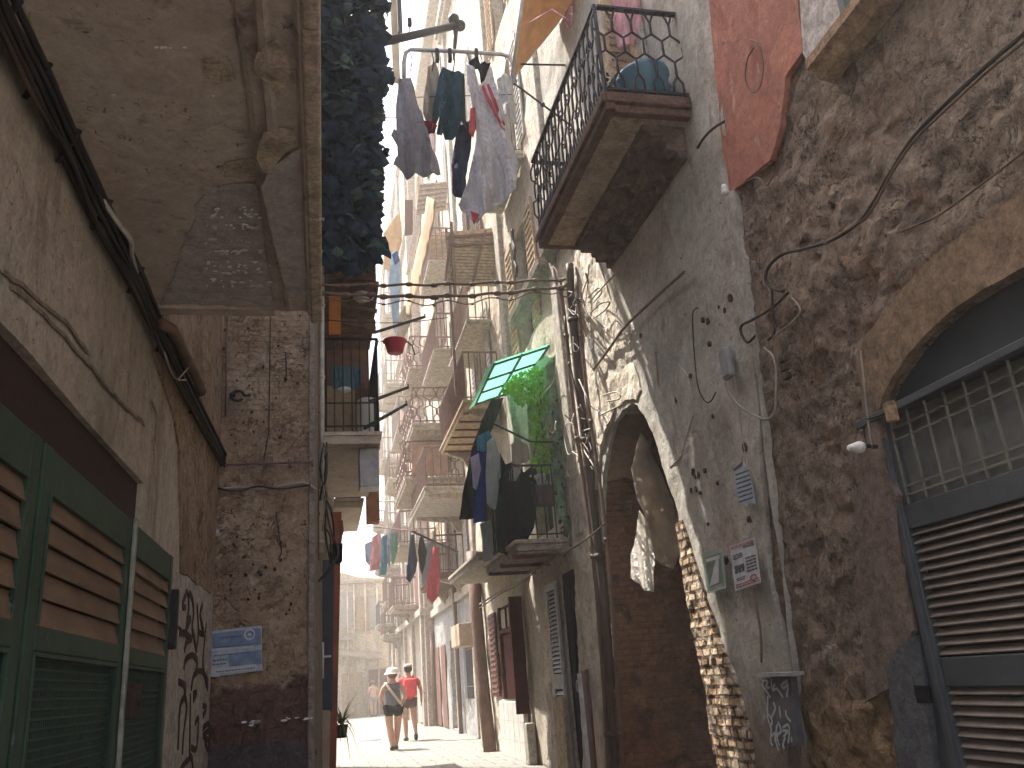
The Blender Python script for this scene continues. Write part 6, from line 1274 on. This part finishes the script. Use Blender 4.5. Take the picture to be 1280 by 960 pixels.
def person(label, foot, h, yaw, pose, top, bottom, skinm, hat=None, hair='hair_dark', female=False, sleeves=True):
    k = h/1.75; root = thing('person', label, 'person', foot); root.rotation_euler = (0, 0, yaw); root.scale = (k*(1.2 if female else 1.1), k*1.1, k)
    sw = .17 if female else .19; hw = .105 if female else .085; fk = 1.18 if female else 1.0
    P = {'pelvis': ((0, 0, .95), .125, .10), 'waist': ((0, .0, 1.10), .115 if female else .13, .085), 'chest': ((0, .0, 1.30), .14 if female else .16, .10), 'nb': ((0, -.01, 1.45), .075, .06), 'neck': ((0, .005, 1.53), .05), 'h1': ((0, .025, 1.60), .068, .075), 'h2': ((0, .02, 1.68), .076, .095), 'h3': ((0, .005, 1.75), .05, .06)}
    E_ = [('pelvis', 'waist'), ('waist', 'chest'), ('chest', 'nb'), ('nb', 'neck'), ('neck', 'h1'), ('h1', 'h2'), ('h2', 'h3')]
    ex = MB()
    for s, nm in ((-1, 'l'), (1, 'r')):
        P['sh'+nm] = ((s*sw, -.01, 1.42), .058); e = pose['elbow'+nm]; w = pose['wrist'+nm]; P['el'+nm] = (e, .042); P['wr'+nm] = (w, .027)
        d = (V(w)-V(e)).normalized(); pm = V(w)+d*.06; P['pm'+nm] = (tuple(pm), .033, .02)
        E_ += [('nb', 'sh'+nm), ('sh'+nm, 'el'+nm), ('el'+nm, 'wr'+nm), ('wr'+nm, 'pm'+nm)]
        sd = V((0, 1, 0)); sd = (sd-d*sd.dot(d)).normalized(); cr = d.cross(sd)
        for f in range(4):
            b0 = pm+sd*(-.026+.0175*f)+d*.012; L_ = (.062, .072, .068, .052)[f]; ex.tube([b0, b0+d*L_*.55, b0+d*L_*.9+cr*(-s)*.018], [.0095, .009, .007], 6)
        b0 = V(w)+d*.03+sd*.026; ex.tube([b0, b0+sd*.03+d*.025, b0+sd*.04+d*.055], [.011, .010, .008], 6)
        P['hp'+nm] = ((s*hw, 0, .90), .095, .10); P['kn'+nm] = (pose['knee'+nm], .062*fk); P['cf'+nm] = (tuple(V(pose['knee'+nm])*.62+V(pose['ankle'+nm])*.38+V((0, -.02, 0))), .060*fk); P['an'+nm] = (pose['ankle'+nm], .036*fk); P['ft'+nm] = (pose['toe'+nm], .034, .028)
        E_ += [('pelvis', 'hp'+nm), ('hp'+nm, 'kn'+nm), ('kn'+nm, 'cf'+nm), ('cf'+nm, 'an'+nm), ('an'+nm, 'ft'+nm)]
        ex.ball((s*.082, .015, 1.665), .026, 5, (.5, .8, 1.1))
    ex.ball((0, .122, 1.655), .018, 5, (.8, 1, 1.3)); ex.tube([(-.03, .112, 1.615), (0, .12, 1.612), (.03, .112, 1.615)], .006, 5)
    for s in (-1, 1): ex.ball((s*.034, .105, 1.685), .011, 5)
    skinned('body', P, E_, skinm, root, 2, ex)
    T = {a: (P[a][0],)+tuple(r+.018 for r in P[a][1:]) for a in ('waist', 'pelvis', 'chest', 'nb', 'shl', 'shr')}; T['nb'] = ((0, -.01, 1.445), .085, .072)
    T['waist'] = ((0, 0, 1.10), .165 if female else .15, .125); T['pelvis'] = ((0, 0, .95), .175 if female else .155, .135); T['hem'] = ((0, 0, .87), .178 if female else .155, .138); T['chest'] = ((0, 0, 1.30), .165 if female else .178, .12)
    TE = [('pelvis', 'hem'), ('waist', 'pelvis'), ('waist', 'chest'), ('chest', 'nb'), ('nb', 'shl'), ('nb', 'shr')]
    if sleeves:
        for nm in 'lr': T['sl'+nm] = (tuple(V(P['sh'+nm][0])*.45+V(P['el'+nm][0])*.55), .062); TE.append(('sh'+nm, 'sl'+nm))
    skinned('shirt', T, TE, top, root, 2)
    S = {'pelvis': ((0, 0, .93), .15, .122)}; SE = []
    for nm in 'lr': S['hp'+nm] = (P['hp'+nm][0], .118*fk, .122); S['th'+nm] = (tuple(V(P['hp'+nm][0])*.52+V(P['kn'+nm][0])*.48), .112 if female else .10); SE += [('pelvis', 'hp'+nm), ('hp'+nm, 'th'+nm)]
    skinned('shorts', S, SE, bottom, root, 2)
    for nm in 'lr':
        a = V(P['an'+nm][0]); t = V(P['ft'+nm][0]); m_ = MB(); d = (t-a); d.z = 0; d.normalize(); b = a-d*.05; m_.tube([b+V((0, 0, -.035)), a.lerp(t, .4)+V((0, 0, -.025)), t+V((0, 0, -.012)), t+d*.05+V((0, 0, -.02))], [.046, .045, .042, .024], 8)
        o = m_.build('shoe', M['shoe_dark'], None, True); o.parent = root; o.location = o.location
    m_ = MB(); m_.ball((0, .0, 1.70), .112, 9, (.86, 1.02, 1.0) if not female else (.92, 1.0, 1.12)); o = m_.build('hair', M[hair], None, True); o.parent = root
    for v in o.data.vertices:
        p = o.matrix_basis @ v.co
        if p.y > .05 and p.z < 1.73: v.co.y -= (p.y-.05)
    if hat:
        m_ = MB(); m_.lathe((0, .0, 1.72 if female else 1.745), [(.17, -.03), (.125, .02), (.115, .08), (.07, .115), (.001, .125)] if female else [(.106, -.0), (.10, .03), (.07, .065), (.001, .08)], 16)
        if not female: m_.prism([(-.08, .09, 1.735), (.08, .09, 1.735), (.06, .2, 1.725), (-.06, .2, 1.725)], (0, 0, .012))
        o = m_.build('hat', M[hat], None, True); o.parent = root
    return root
f1 = onZ(493, 938, 0); f1.z = .004
w = person('woman in a grey top, black shorts and pale hat walking away', f1, 1.66, -.06, dict(elbowl=(-.255, -.03, 1.16), wristl=(-.20, .14, 1.0), elbowr=(.25, -.02, 1.15), wristr=(.17, .14, .97),
    kneel=(-.075, .02, .50), anklel=(-.035, -.05, .09), toel=(-.05, .10, .045), kneer=(.075, .10, .51), ankler=(.035, .12, .09), toer=(.05, .27, .045)), M['tee_grey'], M['short_black'], M['skin'], 'cap_pale', 'hair_brown', True, False)
m_ = MB()
P = [(-.15, .06, 1.50), (-.13, -.08, 1.47), (-.05, -.155, 1.33), (.06, -.165, 1.15), (.17, -.13, .97), (.23, -.02, .86)]
for i in range(5): m_.bar(P[i], P[i+1], .05, .012, (0, -1, .3))
o = m_.build('bag_strap', M['strap'], None); o.parent = w
m_ = MB(); m_.bbox(.20, .27, -.08, .14, .70, .89, .02); o = m_.build('shoulder_bag', M['strap'], None); o.parent = w
f2 = onZ(513, 926, 0); f2.z = .004
m = person('man in a red T-shirt with a red backpack walking beside the woman', f2, 1.80, .05, dict(elbowl=(-.27, -.05, 1.15), wristl=(-.27, .10, .94), elbowr=(.28, -.06, 1.14), wristr=(.29, .04, .90),
    kneel=(-.09, .10, .50), anklel=(-.08, .06, .08), toel=(-.09, .22, .04), kneer=(.10, .0, .50), ankler=(.10, -.22, .17), toer=(.11, -.14, .05)), M['tee_red'], M['short_brown'], M['skin_arm'], 'cap_dim', 'hair_dark')
m_ = MB(); m_.bbox(-.15, .15, -.32, -.11, 1.03, 1.46, .055); m_.bbox(-.11, .11, -.36, -.315, 1.08, 1.26, .02); o = m_.build('backpack', M['pack_red'], None, True); o.parent = m
m_ = MB()
for s in (-1, 1): m_.tube(smoothpath([(s*.1, -.13, 1.42), (s*.11, -.02, 1.53), (s*.12, .12, 1.40), (s*.13, .12, 1.15), (s*.13, -.1, 1.08)], 4), .018, 6)
o = m_.build('strap', M['pack_red'], None, True); o.parent = m
f3 = onZ(467, 896, 0); f3.z = .004
person('distant person in a pink top standing far up the street', f3, 1.68, .4, dict(elbowl=(-.25, -.03, 1.16), wristl=(-.24, .12, .98), elbowr=(.25, -.02, 1.15), wristr=(.24, .10, .93),
    kneel=(-.085, .02, .50), anklel=(-.08, -.02, .09), toel=(-.09, .12, .045), kneer=(.085, .03, .51), ankler=(.09, .0, .09), toer=(.10, .14, .045)), M['far_pinkshirt'], M['far_grey'], M['skin'], None, 'hair_brown', True)
# ------------------------------------------------------------------ light
SUN = V((.30, -.40, -.92)).normalized()
sl = bpy.data.lights.new('sun', 'SUN'); so = bpy.data.objects.new('sun', sl); COL.objects.link(so)
sl.energy = 4.2; sl.angle = math.radians(.53); sl.color = (1, .955, .88)
so.rotation_euler = SUN.to_track_quat('-Z', 'Y').to_euler(); so.location = (-10, 10, 40)
wd = bpy.data.worlds.new('World'); sc.world = wd; wd.use_nodes = True; nt = wd.node_tree
sky = nt.nodes.new('ShaderNodeTexSky'); sky.sky_type = 'NISHITA'; sky.sun_disc = False
sky.sun_elevation = math.asin(-SUN.z); sky.sun_rotation = math.atan2(-SUN.x, -SUN.y); sky.dust_density = 6; sky.air_density = .7; sky.ozone_density = 1.6
bg = nt.nodes['Background']; nt.links.new(sky.outputs[0], bg.inputs[0]); bg.inputs[1].default_value = .15
vs = sc.view_settings; vs.view_transform = 'Standard'; vs.look = 'None'; vs.gamma = 1; vs.use_curve_mapping = False; vs.exposure = 1.78
sc.cycles.max_bounces = 8; sc.cycles.diffuse_bounces = 5; sc.cycles.glossy_bounces = 2; sc.cycles.transmission_bounces = 4; sc.cycles.caustics_reflective = False; sc.cycles.caustics_refractive = False
sc.cycles.use_denoising = True; sc.cycles.sample_clamp_indirect = 8

# added haze volume, imitates glare and pales the distance
mb = MB(); mb.box(-905, 905, -905, 905, -1, 27); hz = mb.build('haze', M['roof'], None, kind='stuff')
hm = bpy.data.materials.new('haze'); hm.use_nodes = True; t_ = hm.node_tree; t_.nodes.clear(); o_ = t_.nodes.new('ShaderNodeOutputMaterial'); p_ = t_.nodes.new('ShaderNodeVolumePrincipled')
p_.inputs['Color'].default_value = (.93, .91, .86, 1); p_.inputs['Density'].default_value = .0045; p_.inputs['Anisotropy'].default_value = .3
t_.links.new(p_.outputs[0], o_.inputs['Volume']); hz.data.materials.clear(); hz.data.materials.append(hm)
sc.cycles.volume_bounces = 1
